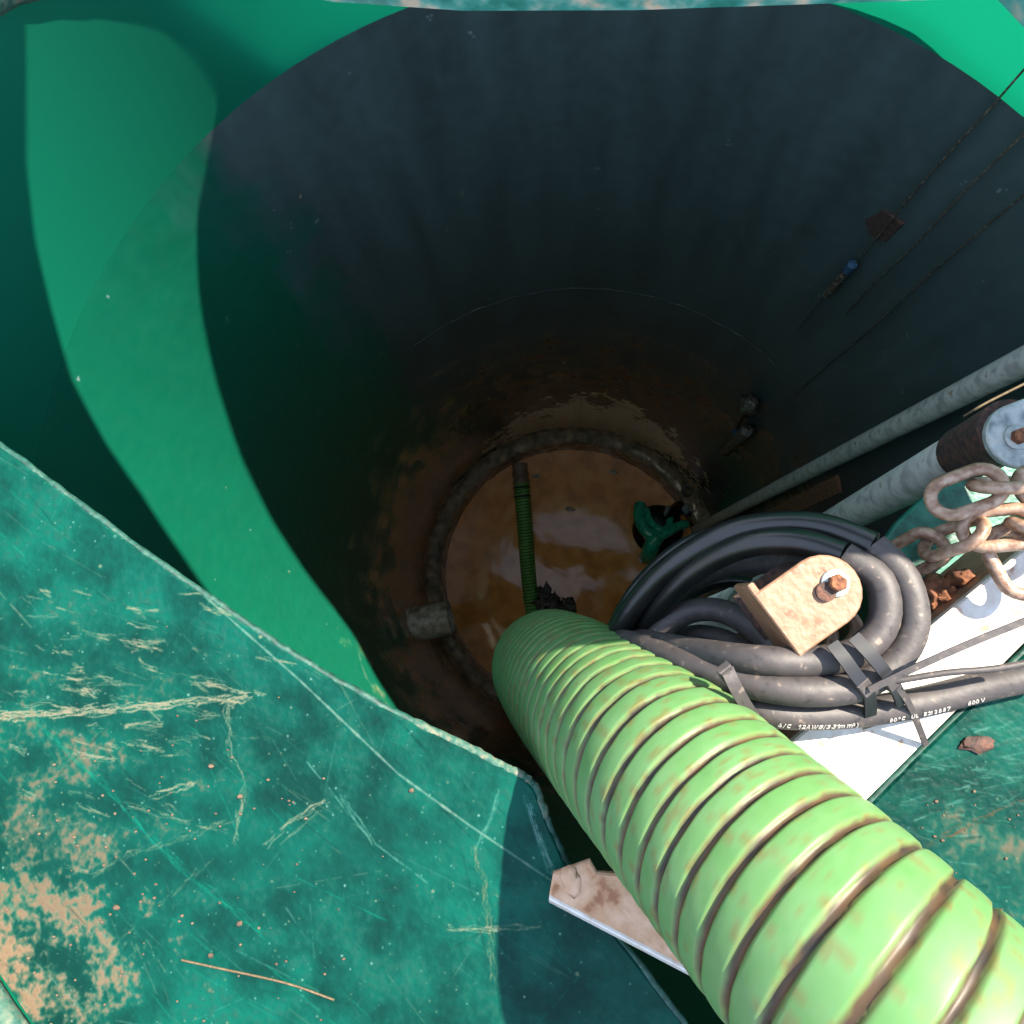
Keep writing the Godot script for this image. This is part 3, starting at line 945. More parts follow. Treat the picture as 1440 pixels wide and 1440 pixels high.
func make_steel():
	# bracket on the near rail
	var t := thing("rail_bracket", "beige steel rail bracket with rusty bolt inside the cable coil", "bracket")
	var a := Vector3(0.1051, 0.0520, 0.0139)
	var b := Vector3(0.1293, 0.0520, -0.0032)
	var tongue := rounded_tongue(a, b, 0.0185)
	part("plate", done(plate(tongue, 0.004, 0.0008, Basis.IDENTITY, Vector3(0, 0.052, 0))), M.beige, t)
	# folded leg along the square end
	var d := (b - a).normalized()
	var side := Vector3(-d.z, 0, d.x)
	var st := plate(PackedVector2Array([Vector2(-0.024, 0), Vector2(0.0185, 0), Vector2(0.0185, 0.038), Vector2(-0.024, 0.030)]), 0.004, 0.0008, Basis(side, -d, Vector3.DOWN), Vector3(a.x, 0.0515, a.z) + d * 0.0)
	part("fold", done(st), M.beige, t)
	bolt_on(t, Vector3(0.1343, 0.0520, -0.0075), 0.72, M.rust)
	part("back_plate", done(plate(rounded_tongue(a, b, 0.0175), 0.004, 0.0008, Basis.IDENTITY, Vector3(0, 0.006, 0))), M.rust_dark, t)
	part("pin", done(tube(PackedVector3Array([b + Vector3(0, 0.002, 0), b + Vector3(0, -0.07, 0)]), 0.005, 12)), M.rust_dark, t)
	# bracket at the right border
	t = thing("rail_bracket", "lilac grey steel rail bracket with bolt at the right border, in shade", "bracket")
	a = Vector3(0.3097, 0.0000, -0.1128)
	b = Vector3(0.2604, 0.0000, -0.0937)
	part("plate", done(plate(rounded_tongue(a, b, 0.019), 0.005, 0.0008, Basis.IDENTITY, Vector3(0, 0.0, 0))), M.steel, t)
	bolt_on(t, Vector3(0.2580, 0.0000, -0.0925), 0.75, M.rust)
	# the flat bar over the corner of the opening: a top leg and a leg turned down
	t = thing("angle_bar", "sunlit white painted steel angle bar under the cables at the right", "bar")
	var y := 0.012
	var p0 := Vector3(0.1018, 0.0120, 0.0948)
	var p1 := Vector3(0.1333, 0.0120, 0.1334)
	var p2 := Vector3(0.2935, 0.0120, -0.0224)
	var p3 := Vector3(0.2814, 0.0120, -0.0535)
	var poly := PackedVector2Array([Vector2(p0.x, p0.z), Vector2(p1.x, p1.z), Vector2(p2.x, p2.z), Vector2(p3.x, p3.z)])
	part("top_leg", done(plate(poly, 0.006, 0.001, Basis.IDENTITY, Vector3(0, y, 0))), M.white_plate, t)
	var along := (p3 - p0).normalized()
	var face := Vector3.UP.cross(along).normalized()
	if face.x > 0:
		face = -face
	var l := p0.distance_to(p3)
	part("down_leg", done(plate(PackedVector2Array([Vector2(0, 0.0062), Vector2(l, 0.0062), Vector2(l, 0.062), Vector2(0, 0.062)]), 0.005, 0.0008, Basis(along, face, Vector3.DOWN), Vector3(p0.x, y, p0.z))), M.beige, t)
	var nut_at := Vector3(0.2147, -0.0080, -0.0003)
	var k := (nut_at - p0).dot(along)
	nut_at = Vector3(p0.x, -0.012, p0.z) + along * k
	var nb := basis_to(face)
	part("nut", done(lump(Vector3(0.0125, 0.011, 0.0125), 8, 0.5, 12, 16, nut_at + face * 0.003)), M.rust, t)
	part("stud", done(lump(Vector3(0.008, 0.006, 0.006), 9, 0.5, 8, 10, nut_at + face * 0.003 + along * 0.017 + Vector3.UP * 0.004)), M.rust, t)
	# broken stub of angle at the corner of the cut
	t = thing("rusty_stub", "broken rusty steel stub with white edge at the corner of the cover cut", "bar")
	var s0 := Vector3(-0.0088, 0.0140, 0.1617)
	var s1 := Vector3(0.0726, 0.0140, 0.1989)
	d = (s1 - s0).normalized()
	side = Vector3(d.z, 0, -d.x)
	var sp := PackedVector2Array([Vector2(0, 0), Vector2(s0.distance_to(s1), 0), Vector2(s0.distance_to(s1), 0.026), Vector2(0.03, 0.028), Vector2(0.018, 0.023), Vector2(0.012, 0.027), Vector2(0.004, 0.019), Vector2(-0.003, 0.012)])
	part("web", done(plate(sp, 0.005, 0.001, Basis(d, Vector3.UP, side), s0)), M.peach, t)
	part("lip", done(plate(PackedVector2Array([Vector2(0.0, 0.0), Vector2(s0.distance_to(s1), 0.0), Vector2(s0.distance_to(s1), 0.0115), Vector2(0.002, 0.0125)]), 0.004, 0.0008, Basis(d, -side * 0.85 + Vector3.UP * 0.5, (Vector3.DOWN - side * 0.5).normalized()), s0 - side * 0.0006 + Vector3.UP * 0.001)), M.white_plate, t)
	for q in 2:
		part("rust_flake", done(lump(Vector3(0.0034, 0.0006, 0.0046) * rng.randf_range(0.7, 1.5), 20 + q, 0.5, 6, 8, s0 + d * rng.randf_range(-0.001, 0.016) + side * rng.randf_range(0.010, 0.026) + Vector3.UP * rng.randf_range(0.0, 0.0015))), M.peach, t)

func link_path(c: Vector3, along: Vector3, across: Vector3, half_len: float, half_wid: float) -> PackedVector3Array:
	var out := PackedVector3Array()
	var s := half_len - half_wid
	for i in 13:
		var a := -PI / 2 + PI * i / 12
		out.append(c + along * (s + cos(a) * half_wid) + across * sin(a) * half_wid)
	for i in 13:
		var a := PI / 2 + PI * i / 12
		out.append(c + along * (-s + cos(a) * half_wid) + across * sin(a) * half_wid)
	return out

func make_chain():
	var t := thing("lifting_chain", "rust tinged steel lifting chain lying on the white angle bar", "chain")
	var pts := [Vector3(0.1936, -0.0120, -0.0207), Vector3(0.2025, 0.0100, -0.0292), Vector3(0.2153, 0.0300, -0.0353), Vector3(0.2332, 0.0360, -0.0371), Vector3(0.2542, 0.0340, -0.0306)]
	link_run(t, smooth_path(pts, 0.001), 0.029)
	pts = [Vector3(0.1977, 0.0280, -0.0492), Vector3(0.2109, 0.0360, -0.0564), Vector3(0.2336, 0.0340, -0.0596), Vector3(0.2589, 0.0300, -0.0572)]
	link_run(t, smooth_path(pts, 0.001), 0.029)
	part("link", done(tube(link_path(Vector3(0.2342, 0.0300, -0.0197), Vector3(0.35, 0.1, 0.93).normalized(), Vector3(0.93, 0.1, -0.35).normalized(), 0.0175, 0.0102), 0.0035, 12, true)), M.chain, t)
	t = thing("chain_end", "two rusty chain links hanging under the beige bracket", "chain")
	part("link", done(tube(link_path(Vector3(0.1458, 0.0150, 0.0199), Vector3(0.7, -0.1, -0.7).normalized(), Vector3(0.6, 0.5, 0.6).normalized(), 0.014, 0.009), 0.0036, 12, true)), M.chain, t)
	part("link", done(tube(link_path(Vector3(0.1376, 0.0080, 0.0290), Vector3(-0.5, -0.2, 0.8).normalized(), Vector3(0.2, 0.95, 0.3).normalized(), 0.014, 0.009), 0.0036, 12, true)), M.chain, t)

func link_run(t: Node3D, path: PackedVector3Array, step: float):
	var d := 0.0
	var turn := 0
	var last := path[0]
	var next := step * 0.5
	for i in range(1, path.size()):
		d += path[i].distance_to(last)
		last = path[i]
		if d >= next:
			next += step * 0.78
			var along := (path[mini(i + 6, path.size() - 1)] - path[maxi(i - 6, 0)]).normalized()
			var up := Vector3.UP
			var flat := along.cross(up).normalized()
			var across := (flat + up * 0.25).normalized() if turn % 2 == 0 else (up + flat * 0.3).normalized()
			across = (across - along * across.dot(along)).normalized()
			part("link", done(tube(link_path(path[i], along, across, step * 0.58, 0.0096), 0.0034, 12, true)), M.chain, t)
			turn += 1

# ------------------------------------------------------------------ cables
func make_cables():
	var r := 0.0077
	var t := thing("power_cable", "thick grey rubber cable with white print running off to the right", "cable")
	var pts := [Vector3(0.2693, 0.0300, 0.0308), Vector3(0.2342, 0.0300, 0.0395), Vector3(0.2141, 0.0280, 0.0448), Vector3(0.1783, 0.0280, 0.0541), Vector3(0.1416, 0.0300, 0.0595), Vector3(0.1045, 0.0340, 0.0590), Vector3(0.0800, 0.0120, 0.0565), Vector3(0.0586, -0.0300, 0.0514), Vector3(0.0404, -0.0700, 0.0456), Vector3(0.0295, -0.1300, 0.0462), Vector3(0.0229, -0.2500, 0.0532)]
	var jacket := part("jacket", done(tube(smooth_path(pts, 0.005), r, 22)), M.rubber, t)
	cable_print(jacket, pts)
	t = thing("power_cable", "outermost thick black cable loop of the coil, wrapped by ties", "cable")
	pts = [Vector3(0.0311, -0.1600, 0.0375), Vector3(0.0360, -0.0600, 0.0295), Vector3(0.0470, -0.0200, 0.0302), Vector3(0.0650, 0.0120, 0.0363), Vector3(0.0900, 0.0360, 0.0431), Vector3(0.1155, 0.0460, 0.0464), Vector3(0.1440, 0.0440, 0.0441), Vector3(0.1647, 0.0420, 0.0320), Vector3(0.1754, 0.0420, 0.0135), Vector3(0.1734, 0.0400, -0.0098), Vector3(0.1612, 0.0340, -0.0274)]
	part("jacket", done(tube(smooth_path(pts, 0.005), r, 22)), M.rubber, t)
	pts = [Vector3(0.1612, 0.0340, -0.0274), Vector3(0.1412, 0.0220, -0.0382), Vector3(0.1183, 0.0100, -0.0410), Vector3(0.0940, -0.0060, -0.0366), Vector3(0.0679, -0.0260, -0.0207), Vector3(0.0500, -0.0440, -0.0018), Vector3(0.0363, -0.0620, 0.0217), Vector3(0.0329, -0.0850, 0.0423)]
	part("shaded_length", done(tube(smooth_path(pts, 0.005), r * 0.99, 22)), M.black_wet_shade, t)  # same grey cable, coloured black where shade falls on the coil
	t = thing("power_cable", "thick black cable making the inner loop round the beige bracket", "cable")
	pts = [Vector3(0.0431, -0.1000, 0.0284), Vector3(0.0546, -0.0300, 0.0287), Vector3(0.0713, 0.0100, 0.0301), Vector3(0.0961, 0.0420, 0.0316), Vector3(0.1237, 0.0440, 0.0318), Vector3(0.1469, 0.0440, 0.0265), Vector3(0.1604, 0.0440, 0.0114), Vector3(0.1599, 0.0420, -0.0093), Vector3(0.1450, 0.0360, -0.0220)]
	part("jacket", done(tube(smooth_path(pts, 0.005), r, 22)), M.rubber, t)
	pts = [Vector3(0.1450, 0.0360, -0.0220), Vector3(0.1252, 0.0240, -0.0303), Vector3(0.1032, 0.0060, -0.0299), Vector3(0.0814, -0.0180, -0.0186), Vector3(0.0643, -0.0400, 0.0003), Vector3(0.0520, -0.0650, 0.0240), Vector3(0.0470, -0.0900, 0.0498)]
	part("shaded_length", done(tube(smooth_path(pts, 0.005), r * 0.99, 22)), M.black_wet_shade, t)  # inner loop likewise: the black stands in for shade
	t = thing("float_cable", "small wet black cable loop low inside the coil", "cable")
	pts = [Vector3(0.0477, -0.0500, 0.0503), Vector3(0.0594, -0.0500, 0.0254), Vector3(0.0769, -0.0450, 0.0101), Vector3(0.0949, -0.0350, 0.0080), Vector3(0.1078, -0.0180, 0.0151), Vector3(0.1169, 0.0000, 0.0259), Vector3(0.1214, 0.0100, 0.0368)]
	part("jacket", done(tube(smooth_path(pts, 0.004), 0.0075, 18)), M.rubber, t)
	t = thing("float_cable", "lowest thin wet cable crossing the small loop in the coil", "cable")
	pts = [Vector3(0.0497, -0.0700, 0.0571), Vector3(0.0665, -0.0700, 0.0344), Vector3(0.0837, -0.0600, 0.0247), Vector3(0.0987, -0.0450, 0.0260), Vector3(0.1082, -0.0300, 0.0322), Vector3(0.1151, -0.0100, 0.0428)]
	part("jacket", done(tube(smooth_path(pts, 0.004), 0.0065, 18)), M.rubber, t)
	t = thing("float_cable", "shaded thin cable hanging behind the coil on its far side", "cable")
	pts = [Vector3(0.1560, 0.0000, -0.0167), Vector3(0.1333, -0.0300, -0.0221), Vector3(0.1008, -0.0600, -0.0186), Vector3(0.0747, -0.0900, 0.0028), Vector3(0.0641, -0.1300, 0.0377), Vector3(0.0638, -0.1800, 0.0699)]
	part("jacket", done(tube(smooth_path(pts, 0.004), 0.0075, 18)), M.rubber, t)
	var loose := [
		["outer one of the thin wet black loops left of the bracket", [Vector3(0.0302, -0.2000, 0.0550), Vector3(0.0364, -0.0900, 0.0166), Vector3(0.0529, -0.0700, -0.0115), Vector3(0.0786, -0.0500, -0.0343), Vector3(0.1081, -0.0300, -0.0418), Vector3(0.1320, -0.0100, -0.0371), Vector3(0.1500, -0.0050, -0.0210)], 0.0048],
		["middle one of the thin wet black loops left of the bracket", [Vector3(0.0528, -0.2200, 0.0626), Vector3(0.0527, -0.1200, 0.0190), Vector3(0.0713, -0.1000, -0.0087), Vector3(0.1004, -0.0800, -0.0292), Vector3(0.1310, -0.0600, -0.0305), Vector3(0.1535, -0.0400, -0.0182)], 0.0052],
		["inner one of the thin wet black loops left of the bracket", [Vector3(0.0720, -0.2000, 0.0633), Vector3(0.0763, -0.1400, 0.0221), Vector3(0.0956, -0.1100, -0.0039), Vector3(0.1215, -0.0900, -0.0109), Vector3(0.1443, -0.0700, -0.0003)], 0.0042]]
	for l in loose:
		t = thing("float_cable", l[0], "cable")
		part("jacket", done(tube(smooth_path(l[1], 0.004), l[2], 14)), M.black_wet_shade, t)
	# ties
	tie("black cable tie round the coil with a long tail pointing right", [Vector3(0.1302, 0.0560, 0.0220), Vector3(0.1346, 0.0580, 0.0286), Vector3(0.1406, 0.0570, 0.0371), Vector3(0.1476, 0.0520, 0.0450), Vector3(0.1529, 0.0410, 0.0548), Vector3(0.1567, 0.0280, 0.0660)], [Vector3(0.1467, 0.0560, 0.0439), Vector3(0.1703, 0.0620, 0.0304), Vector3(0.1948, 0.0660, 0.0182), Vector3(0.2217, 0.0700, 0.0059)], Vector3(0.1461, 0.0550, 0.0433))
	tie("black cable tie nearer the bend with its tail hanging over the white bar", [Vector3(0.1405, 0.0560, 0.0185), Vector3(0.1467, 0.0580, 0.0261), Vector3(0.1544, 0.0560, 0.0353), Vector3(0.1634, 0.0480, 0.0453), Vector3(0.1687, 0.0400, 0.0525)], [Vector3(0.1626, 0.0500, 0.0430), Vector3(0.1721, 0.0400, 0.0524), Vector3(0.1828, 0.0260, 0.0658), Vector3(0.1915, 0.0140, 0.0773)], Vector3(0.1590, 0.0540, 0.0405))
	tie("grey cable tie round the cables close to the green hose", [Vector3(0.0789, 0.0580, 0.0346), Vector3(0.0810, 0.0600, 0.0405), Vector3(0.0876, 0.0540, 0.0514), Vector3(0.0947, 0.0440, 0.0604), Vector3(0.1002, 0.0300, 0.0698)], [Vector3(0.0784, 0.0600, 0.0371), Vector3(0.0776, 0.0580, 0.0340)], Vector3(0.0793, 0.0590, 0.0372))
	var w := [Vector3(0.1606, 0.0520, 0.0400), Vector3(0.1828, 0.0560, 0.0352), Vector3(0.2048, 0.0580, 0.0326), Vector3(0.2297, 0.0600, 0.0270)]
	single("thin_wire", done(tube(smooth_path(w, 0.006), 0.0016, 10)), M.rubber, "thin dark wire lying above the printed cable, running right from the ties", "wire")

func tie(label: String, strap: Array, tail: Array, head: Vector3):
	var t := thing("cable_tie", label, "cable tie", Vector3.ZERO, "cable ties on the coil")
	part("strap", band(smooth_path(strap, 0.004), 0.0032, 0.0008), M.rubber if label.begins_with("grey") else M.black, t)
	part("tail", band(smooth_path(tail, 0.004), 0.0016, 0.0006), M.rubber, t)
	var d: Vector3 = (strap[3] - strap[2]).normalized()
	var s := begin()
	plate(PackedVector2Array([Vector2(-0.0036, -0.004), Vector2(0.0036, -0.004), Vector2(0.0036, 0.005), Vector2(-0.0036, 0.005)]), 0.0045, 0.0006, strip_up(d), head, s)
	part("head", done(s), M.rubber, t)

func strip_up(along: Vector3) -> Basis:
	var z := along.normalized()
	var n := Vector3(0, 1, 0)
	n = (n - z * n.dot(z)).normalized()
	return Basis(n.cross(z), n, z)

func band(path: PackedVector3Array, half: float, thick: float) -> ArrayMesh:
	# a flat strap that keeps its broad side up
	var st := begin()
	var n := path.size()
	var rows := []
	for i in n:
		var t := (path[mini(i + 1, n - 1)] - path[maxi(i - 1, 0)]).normalized()
		var b := strip_up(t)
		rows.append([path[i] - b.x * half + b.y * thick, path[i] + b.x * half + b.y * thick, path[i] + b.x * half - b.y * thick, path[i] - b.x * half - b.y * thick])
	for i in n - 1:
		for k in 4:
			var l := (k + 1) % 4
			quad(st, rows[i][k], rows[i + 1][k], rows[i + 1][l], rows[i][l], k)
	quad(st, rows[0][0], rows[0][1], rows[0][2], rows[0][3], 5)
	quad(st, rows[n - 1][3], rows[n - 1][2], rows[n - 1][1], rows[n - 1][0], 6)
	return done(st)

func cable_print(t: Node3D, pts: Array):
	# white lettering along the jacket, letter by letter so that it follows the bend
	var path := smooth_path(pts, 0.001)
	path.reverse()
	var font := SystemFont.new()
	font.font_names = PackedStringArray(["Droid Sans"])
	font.font_weight = 700
	var cum := PackedFloat32Array([0.0])
	for i in range(1, path.size()):
		cum.append(cum[i - 1] + path[i].distance_to(path[i - 1]))
	var cam_side := Vector3(-0.1, 0.75, 0.65).normalized()
	for run in [[Vector3(0.0899, 0.0340, 0.0636), "SOOW  4/C  12AWG(3.31mm\u00b2)", 0.0037], [Vector3(0.1640, 0.0300, 0.0584), "90\u00b0C  UL  E212887", 0.0034], [Vector3(0.2029, 0.0300, 0.0490), "600V", 0.0034]]:
		var best := 0
		for i in path.size():
			if path[i].distance_to(run[0]) < path[best].distance_to(run[0]):
				best = i
		var d: float = cum[best]
		for ch in (run[1] as String):
			var h: float = run[2]
			if ch == " ":
				d += h * 0.35
				continue
			var tm := TextMesh.new()
			tm.font = font
			tm.font_size = 32
			tm.pixel_size = h / 32.0
			tm.depth = 0.0004
			tm.text = ch
			var wide := tm.get_aabb().size.x
			d += wide * 0.5
			var i := 0
			while i < cum.size() - 2 and cum[i] < d:
				i += 1
			var dir := (path[mini(i + 3, path.size() - 1)] - path[maxi(i - 3, 0)]).normalized()
			var n := (cam_side - dir * cam_side.dot(dir)).normalized()
			var o := part("print", tm, M.print, t)
			o.transform = Transform3D(Basis(dir, n.cross(dir), n), path[i] + n * 0.0078)
			d += wide * 0.5 + h * 0.12

func make_cords():
	var wires := [[-45.3, -0.05, -0.62, "leftmost of the three thin wires hanging down the right wall"], [-41.0, -0.05, -0.50, "middle one of the three thin wires hanging down the right wall"], [-36.5, -0.05, -0.80, "rightmost of the three thin wires hanging down the right wall"]]
	for w in wires:
		var path := []
		for i in 9:
			var y := lerpf(RIM_Y if i == 0 else w[1], w[2], i / 8.0)
			path.append(on_wall(deg_to_rad(w[0] + sin(i * 1.7) * 0.15), y, 0.005))
		var t := thing("hanging_wire", w[3], "wire", Vector3.ZERO, "wires on the right wall")
		part("cord", done(tube(smooth_path(path, 0.02), 0.0009, 8)), M.sludge, t)
		if w[0] < -44:
			var p := on_wall(deg_to_rad(-45.3), -0.45, 0.009)
			part("splice", done(tube(PackedVector3Array([p + Vector3(0, 0.03, 0), p - Vector3(0, 0.04, 0)]), 0.005, 12)), M.sludge, t)
			part("tape", done(tube(PackedVector3Array([p + Vector3(0, 0.045, 0), p + Vector3(0, 0.030, 0)]), 0.0058, 12)), M.blue, t)
	single("rust_patch", done(plate(PackedVector2Array([Vector2(-0.012, -0.02), Vector2(0.014, -0.024), Vector2(0.012, 0.018), Vector2(-0.004, 0.026), Vector2(-0.02, 0.012)]), 0.004, 0.001, wall_basis(-45.0), on_wall(deg_to_rad(-45.5), -0.33, 0.003))), M.rust_dark, "small rusty steel tab on the wall behind the left cord", "tab")
	var t := thing("float_switch", "small clump of switch, blue cap and cord low on the right wall", "float switch")
	var p := on_wall(deg_to_rad(-41.7), -0.93, 0.02)
	part("clamp", done(lump(Vector3(0.02, 0.025, 0.02), 31, 0.5, 8, 12, p)), M.sludge, t)
	part("cap", done(lump(Vector3(0.009, 0.013, 0.009), 32, 0.3, 8, 10, on_wall(deg_to_rad(-39.2), -1.09, 0.02))), M.blue, t)
	part("body", done(tube(PackedVector3Array([on_wall(deg_to_rad(-37.5), -1.03, 0.02), on_wall(deg_to_rad(-37.5), -1.22, 0.025)]), 0.014, 14, false, null, -1, true)), M.sludge, t)
	part("cord", done(tube(smooth_path([p, on_wall(deg_to_rad(-40.5), -1.02, 0.02), on_wall(deg_to_rad(-39), -1.14, 0.016)], 0.01), 0.003, 8)), M.black_wet_shade, t)
	t = thing("pipe_elbow", "wet dark fitting with bright end at the right edge of the water", "fitting")
	var q := Vector3(0.3658, -1.8600, -0.2865)
	part("body", done(tube(smooth_path([q + Vector3(-0.02, -0.12, 0.03), q + Vector3(0, -0.03, 0), q + Vector3(0.02, 0.0, 0.01), q + Vector3(0.06, 0.0, 0.02)], 0.01), 0.022, 16, false, null, -1, true)), M.black_wet_shade, t)
	part("plug", done(lump(Vector3(0.012, 0.012, 0.016), 33, 0.3, 8, 10, q + Vector3(0.012, 0.02, 0.012))), M.steel, t)
	part("ring", done(tube(circle_path(Vector3(0.3788, -1.8000, -0.3279), 0.016, Vector3(0.3, 1, 0.5)), 0.006, 8, true)), M.sludge, t)

func wall_basis(deg: float) -> Basis:
	var a := deg_to_rad(deg)
	var n := Vector3(-cos(a), 0, -sin(a))
	var z := Vector3.DOWN
	return Basis(n.cross(z), n, z)

# ------------------------------------------------------------------ suction hose
func make_hose():
	var t := thing("suction_hose", "thick bright green ribbed suction hose hanging from the lower right into the basin", "hose")
	ribbed(t, [Vector3(0.1698, 0.1598, 0.1924), Vector3(0.1447, 0.1429, 0.1699), Vector3(0.1123, 0.1209, 0.1410), Vector3(0.0824, 0.0791, 0.1152), Vector3(0.0516, 0.0245, 0.0902), Vector3(0.0230, -0.0571, 0.0742), Vector3(0.0000, -0.1486, 0.0656), Vector3(-0.0151, -0.2502, 0.0654), Vector3(-0.0245, -0.4437, 0.0794), Vector3(-0.0360, -0.7672, 0.1069), Vector3(-0.0524, -1.3068, 0.1554), Vector3(-0.0759, -2.0031, 0.2181)], 0.0525, 0.0132, 80, [Color(0.066, 0.160, 0.048), Color(0.092, 0.190, 0.078)])
	t = thing("drain_hose", "thin green ribbed hose with clamped end lying on the brown water", "hose")
	var last := ribbed(t, [Vector3(-0.0598, -2.0289, 0.2556), Vector3(-0.0777, -1.9818, 0.1930), Vector3(-0.1009, -1.9589, 0.0990), Vector3(-0.1173, -1.9439, -0.0177), Vector3(-0.1337, -1.9180, -0.2277), Vector3(-0.1454, -1.9006, -0.3678)], 0.0252, 0.0104, 28, [Color(0.13, 0.36, 0.06), Color(0.19, 0.46, 0.11)])
	var e: Vector3 = last[0]
	var dir: Vector3 = last[1]
	part("end_fitting", done(lathe([Vector2(0.0, 0.0), Vector2(0.0265, 0.0), Vector2(0.0265, 0.012), Vector2(0.024, 0.014), Vector2(0.024, 0.024), Vector2(0.027, 0.026), Vector2(0.027, 0.036), Vector2(0.024, 0.038), Vector2(0.024, 0.05), Vector2(0.0255, 0.052), Vector2(0.0255, 0.066), Vector2(0.02, 0.068), Vector2(0.0, 0.06)], 28, e, basis_to(dir))), M.chain, t)
	for q in 2:
		part("clamp", done(tube(circle_path(e - dir * (0.012 + q * 0.03), 0.0268, dir), 0.0028, 8, true)), M.black_wet_shade, t)

func ribbed(t: Node3D, pts: Array, radius: float, pitch: float, seg: int, green: Array) -> Array:
	var path := smooth_path(pts, 0.0008)
	# resample evenly
	var step := pitch / 16.0
	var even := PackedVector3Array([path[0]])
	var left := step
	for i in range(1, path.size()):
		var a := path[i - 1]
		var b := path[i]
		var l := a.distance_to(b)
		while l >= left:
			a = a.lerp(b, left / l)
			even.append(a)
			l -= left
			left = step
		left -= l
	# the frames are taken from a smoothed line
	var f := frames(even)
	var st := begin()
	var n := even.size()
	var noise := FastNoiseLite.new()
	noise.seed = 77
	noise.frequency = 1.0
	var scale := radius / 0.0252
	var dirt := Color(0.060, 0.036, 0.018)
	var dirt2 := Color(0.022, 0.017, 0.014)
	var rings := []
	var cols := []
	for i in n:
		var ring := PackedVector3Array()
		var col := PackedColorArray()
		var w: Vector3 = f[0][i].cross(f[1][i])
		for k in seg:
			var ang := TAU * k / seg
			var ph := fposmod(i * step / pitch - float(k) / seg, 1.0)
			# rib 0.12 .. 0.88, groove round 0
			var x := absf(ph - 0.5) * 2.0          # 0 rib crown, 1 groove
			var rib := 1.0 - smoothstep(0.70, 0.86, x)
			var crown := 1.0 - pow(minf(x / 0.8, 1.0), 2.0)
			var dir: Vector3 = f[1][i] * cos(ang) + w * sin(ang)
			var s := i * step
			var v := noise.get_noise_3d(cos(ang) * 2.0, sin(ang) * 2.0, s * 60.0 / scale)
			var v2 := noise.get_noise_3d(cos(ang) * 9.0 + 50, sin(ang) * 9.0, s * 240.0 / scale)
			var r := radius + scale * (0.0011 * (0.84 * rib + 0.16 * crown) - 0.0011 + 0.00025 * v)
			ring.append(even[i] + dir * r)
			var c: Color = green[0].lerp(green[1], clampf(0.5 + v * 0.7 + v2 * 0.5, 0, 1))
			var stain := clampf((v2 + v * 0.3 - 0.16) * 2.4, 0, 0.5) + smoothstep(0.55, 0.78, x + v2 * 0.2) * 0.4
			c = c.lerp(Color(0.11, 0.075, 0.02), clampf(stain, 0, 0.7))
			var g := dirt.lerp(dirt2, clampf(0.5 + v * 1.3 + v2 * 0.4, 0, 1))
			c = c.lerp(g, smoothstep(0.75, 0.85, x + v2 * 0.06))
			col.append(c)
		rings.append(ring)
		cols.append(col)
	for i in n:
		for k in seg:
			st.set_color(cols[i][k])
			st.set_smooth_group(0)
			st.add_vertex(rings[i][k])
	for i in n - 1:
		for k in seg:
			var l := (k + 1) % seg
			var a := i * seg + k
			var b := i * seg + l
			var c := (i + 1) * seg + l
			var d := (i + 1) * seg + k
			for q in [a, c, b, a, d, c]:
				st.add_index(q)
	st.generate_normals()
	var m := StandardMaterial3D.new()
	m.vertex_color_use_as_albedo = true
	m.roughness = 0.45
	m.metallic_specular = 0.35
	part("ribbed_wall", st.commit(), m, t)
	return [even[n - 1], f[0][n - 1]]

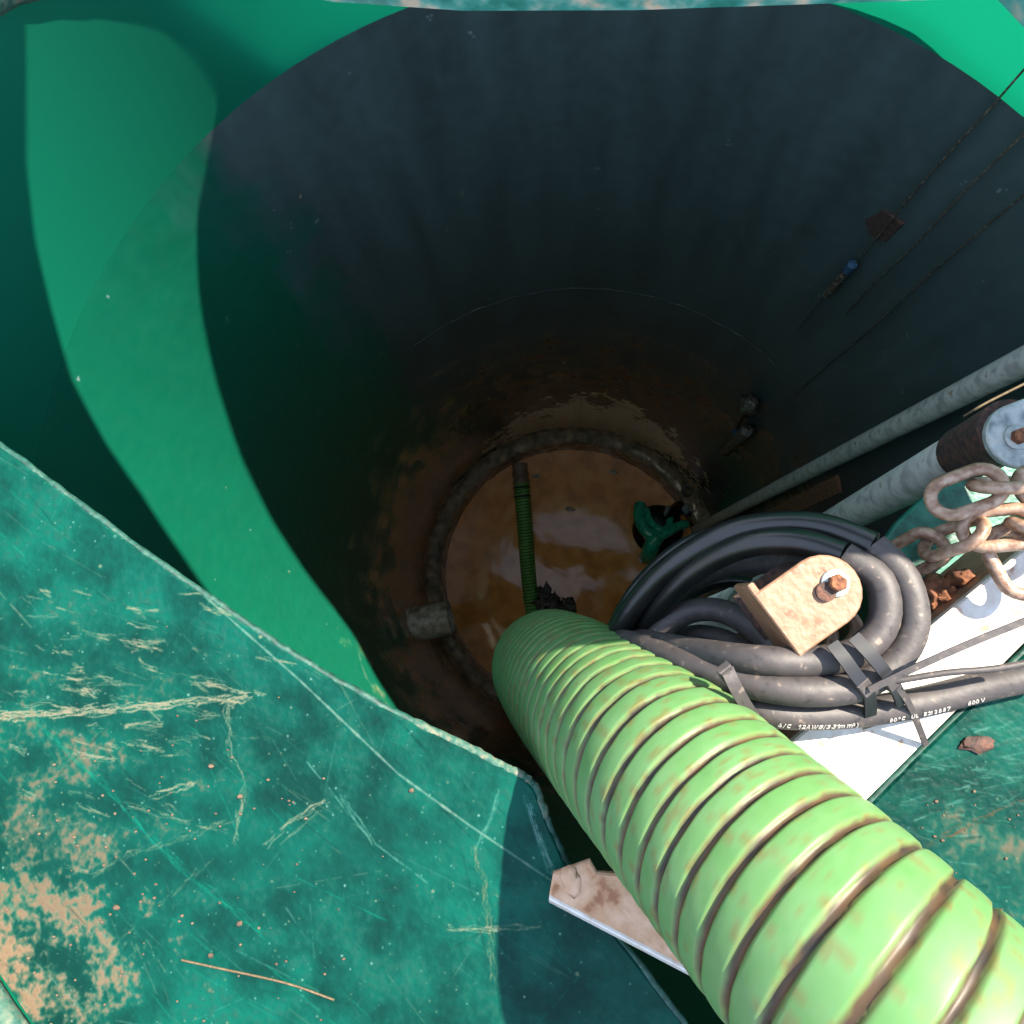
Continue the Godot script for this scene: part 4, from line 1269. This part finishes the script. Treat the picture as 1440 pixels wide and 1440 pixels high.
# ------------------------------------------------------------------ small things
func make_details():
	# rags and wire caught round the hose at the bottom
	var t := thing("rag_clump", "grey wet rag clump caught in the water beside the hose", "rag")
	var c := Vector3(-0.0462, -1.9200, 0.0234)
	for i in 7:
		var p := c + Vector3(rng.randfn(0.02, 0.045), rng.randf_range(-0.022, -0.014), rng.randfn(0.02, 0.05))
		part("fold", done(lump(Vector3(rng.randf_range(0.02, 0.045), rng.randf_range(0.006, 0.014), rng.randf_range(0.015, 0.04)), 60 + i, 0.9, 12, 18, p)), M.sludge, t)
	for i in 4:
		var p := c + Vector3(rng.randfn(0.02, 0.03), -0.012, rng.randfn(0.0, 0.03))
		var path := []
		for k in 5:
			path.append(p)
			p += Vector3(rng.randfn(0.0, 0.018), rng.randfn(0, 0.002), rng.randfn(0.022, 0.012))
		part("strand", done(tube(smooth_path(path, 0.006), 0.0045, 8, false, null, 0.002, true)), M.pale_pipe if i < 2 else M.sludge, t)
	for q in [[Vector3(-0.2950, -1.9400, -0.3939), "pale fleck of scum by the far left rim of the water"], [Vector3(-0.0930, -1.9400, -0.4005), "pale fleck of scum just right of the thin hose end"], [Vector3(0.0165, -1.9400, -0.2872), "pale fleck of scum halfway between thin hose and pump"], [Vector3(0.1586, -1.9400, -0.4115), "pale fleck of scum near the far right rim of the water"]]:
		single("scum_fleck", done(lump(Vector3(0.014, 0.002, 0.007), rng.randi() % 999, 0.6, 6, 10, q[0])), M.pale_pipe, q[1], "scum", "flecks floating on the water")
	# crumbs of dry soil scattered on the cover
	var st := begin()
	for i in 200:
		var p := Vector2(-0.33, 0.16) + Vector2(absf(rng.randfn(0, 0.13)), rng.randfn(0, 0.06)) if i < 140 else Vector2(rng.randf_range(0.18, 0.30), rng.randf_range(0.10, 0.24))
		if p.y < 0.62 * p.x + 0.16 and p.x < 0.0 or (p.x > -0.06 and p.x < 0.17):
			continue
		var k := rng.randf_range(0.0003, 0.0009) if rng.randf() < 0.95 else rng.randf_range(0.0009, 0.0018)
		lump(Vector3(k * 1.3, k * 0.8, k), rng.randi() % 999, 0.4, 4, 6, Vector3(p.x, k * 0.4, p.y), st)
	var crumbs := single("soil_crumbs", done(st), M.mud, "crumbs of dry tan soil scattered over the green cover", "soil")
	crumbs.set_meta("kind", "stuff")
	# dry bits on the cover
	var bits := [[Vector3(-0.2186, 0.0020, 0.2084), Vector3(-0.1991, 0.0030, 0.2108), Vector3(-0.1573, 0.0030, 0.2172), Vector3(-0.1288, 0.0020, 0.2253), "dry straw stalk lying on the lower left of the cover"]]
	for b in bits:
		single("straw_stalk", done(tube(smooth_path([b[0], b[1], b[2], b[3]], 0.004), 0.0006, 6)), M.straw, b[4], "straw")
	single("straw_stalk", done(tube(smooth_path([Vector3(0.2568, -0.0500, -0.1174), Vector3(0.2720, -0.0500, -0.1266), Vector3(0.3001, -0.0500, -0.1409)], 0.004), 0.0009, 6)), M.straw, "thin dry stalk caught beside the lilac bracket", "straw")
	single("rust_flake", done(lump(Vector3(0.010, 0.0011, 0.004), 44, 0.5, 8, 12, Vector3(0.2253, 0.0010, 0.0788))), M.rust_dark, "brown flake of rust lying on the right part of the cover", "rust flake")
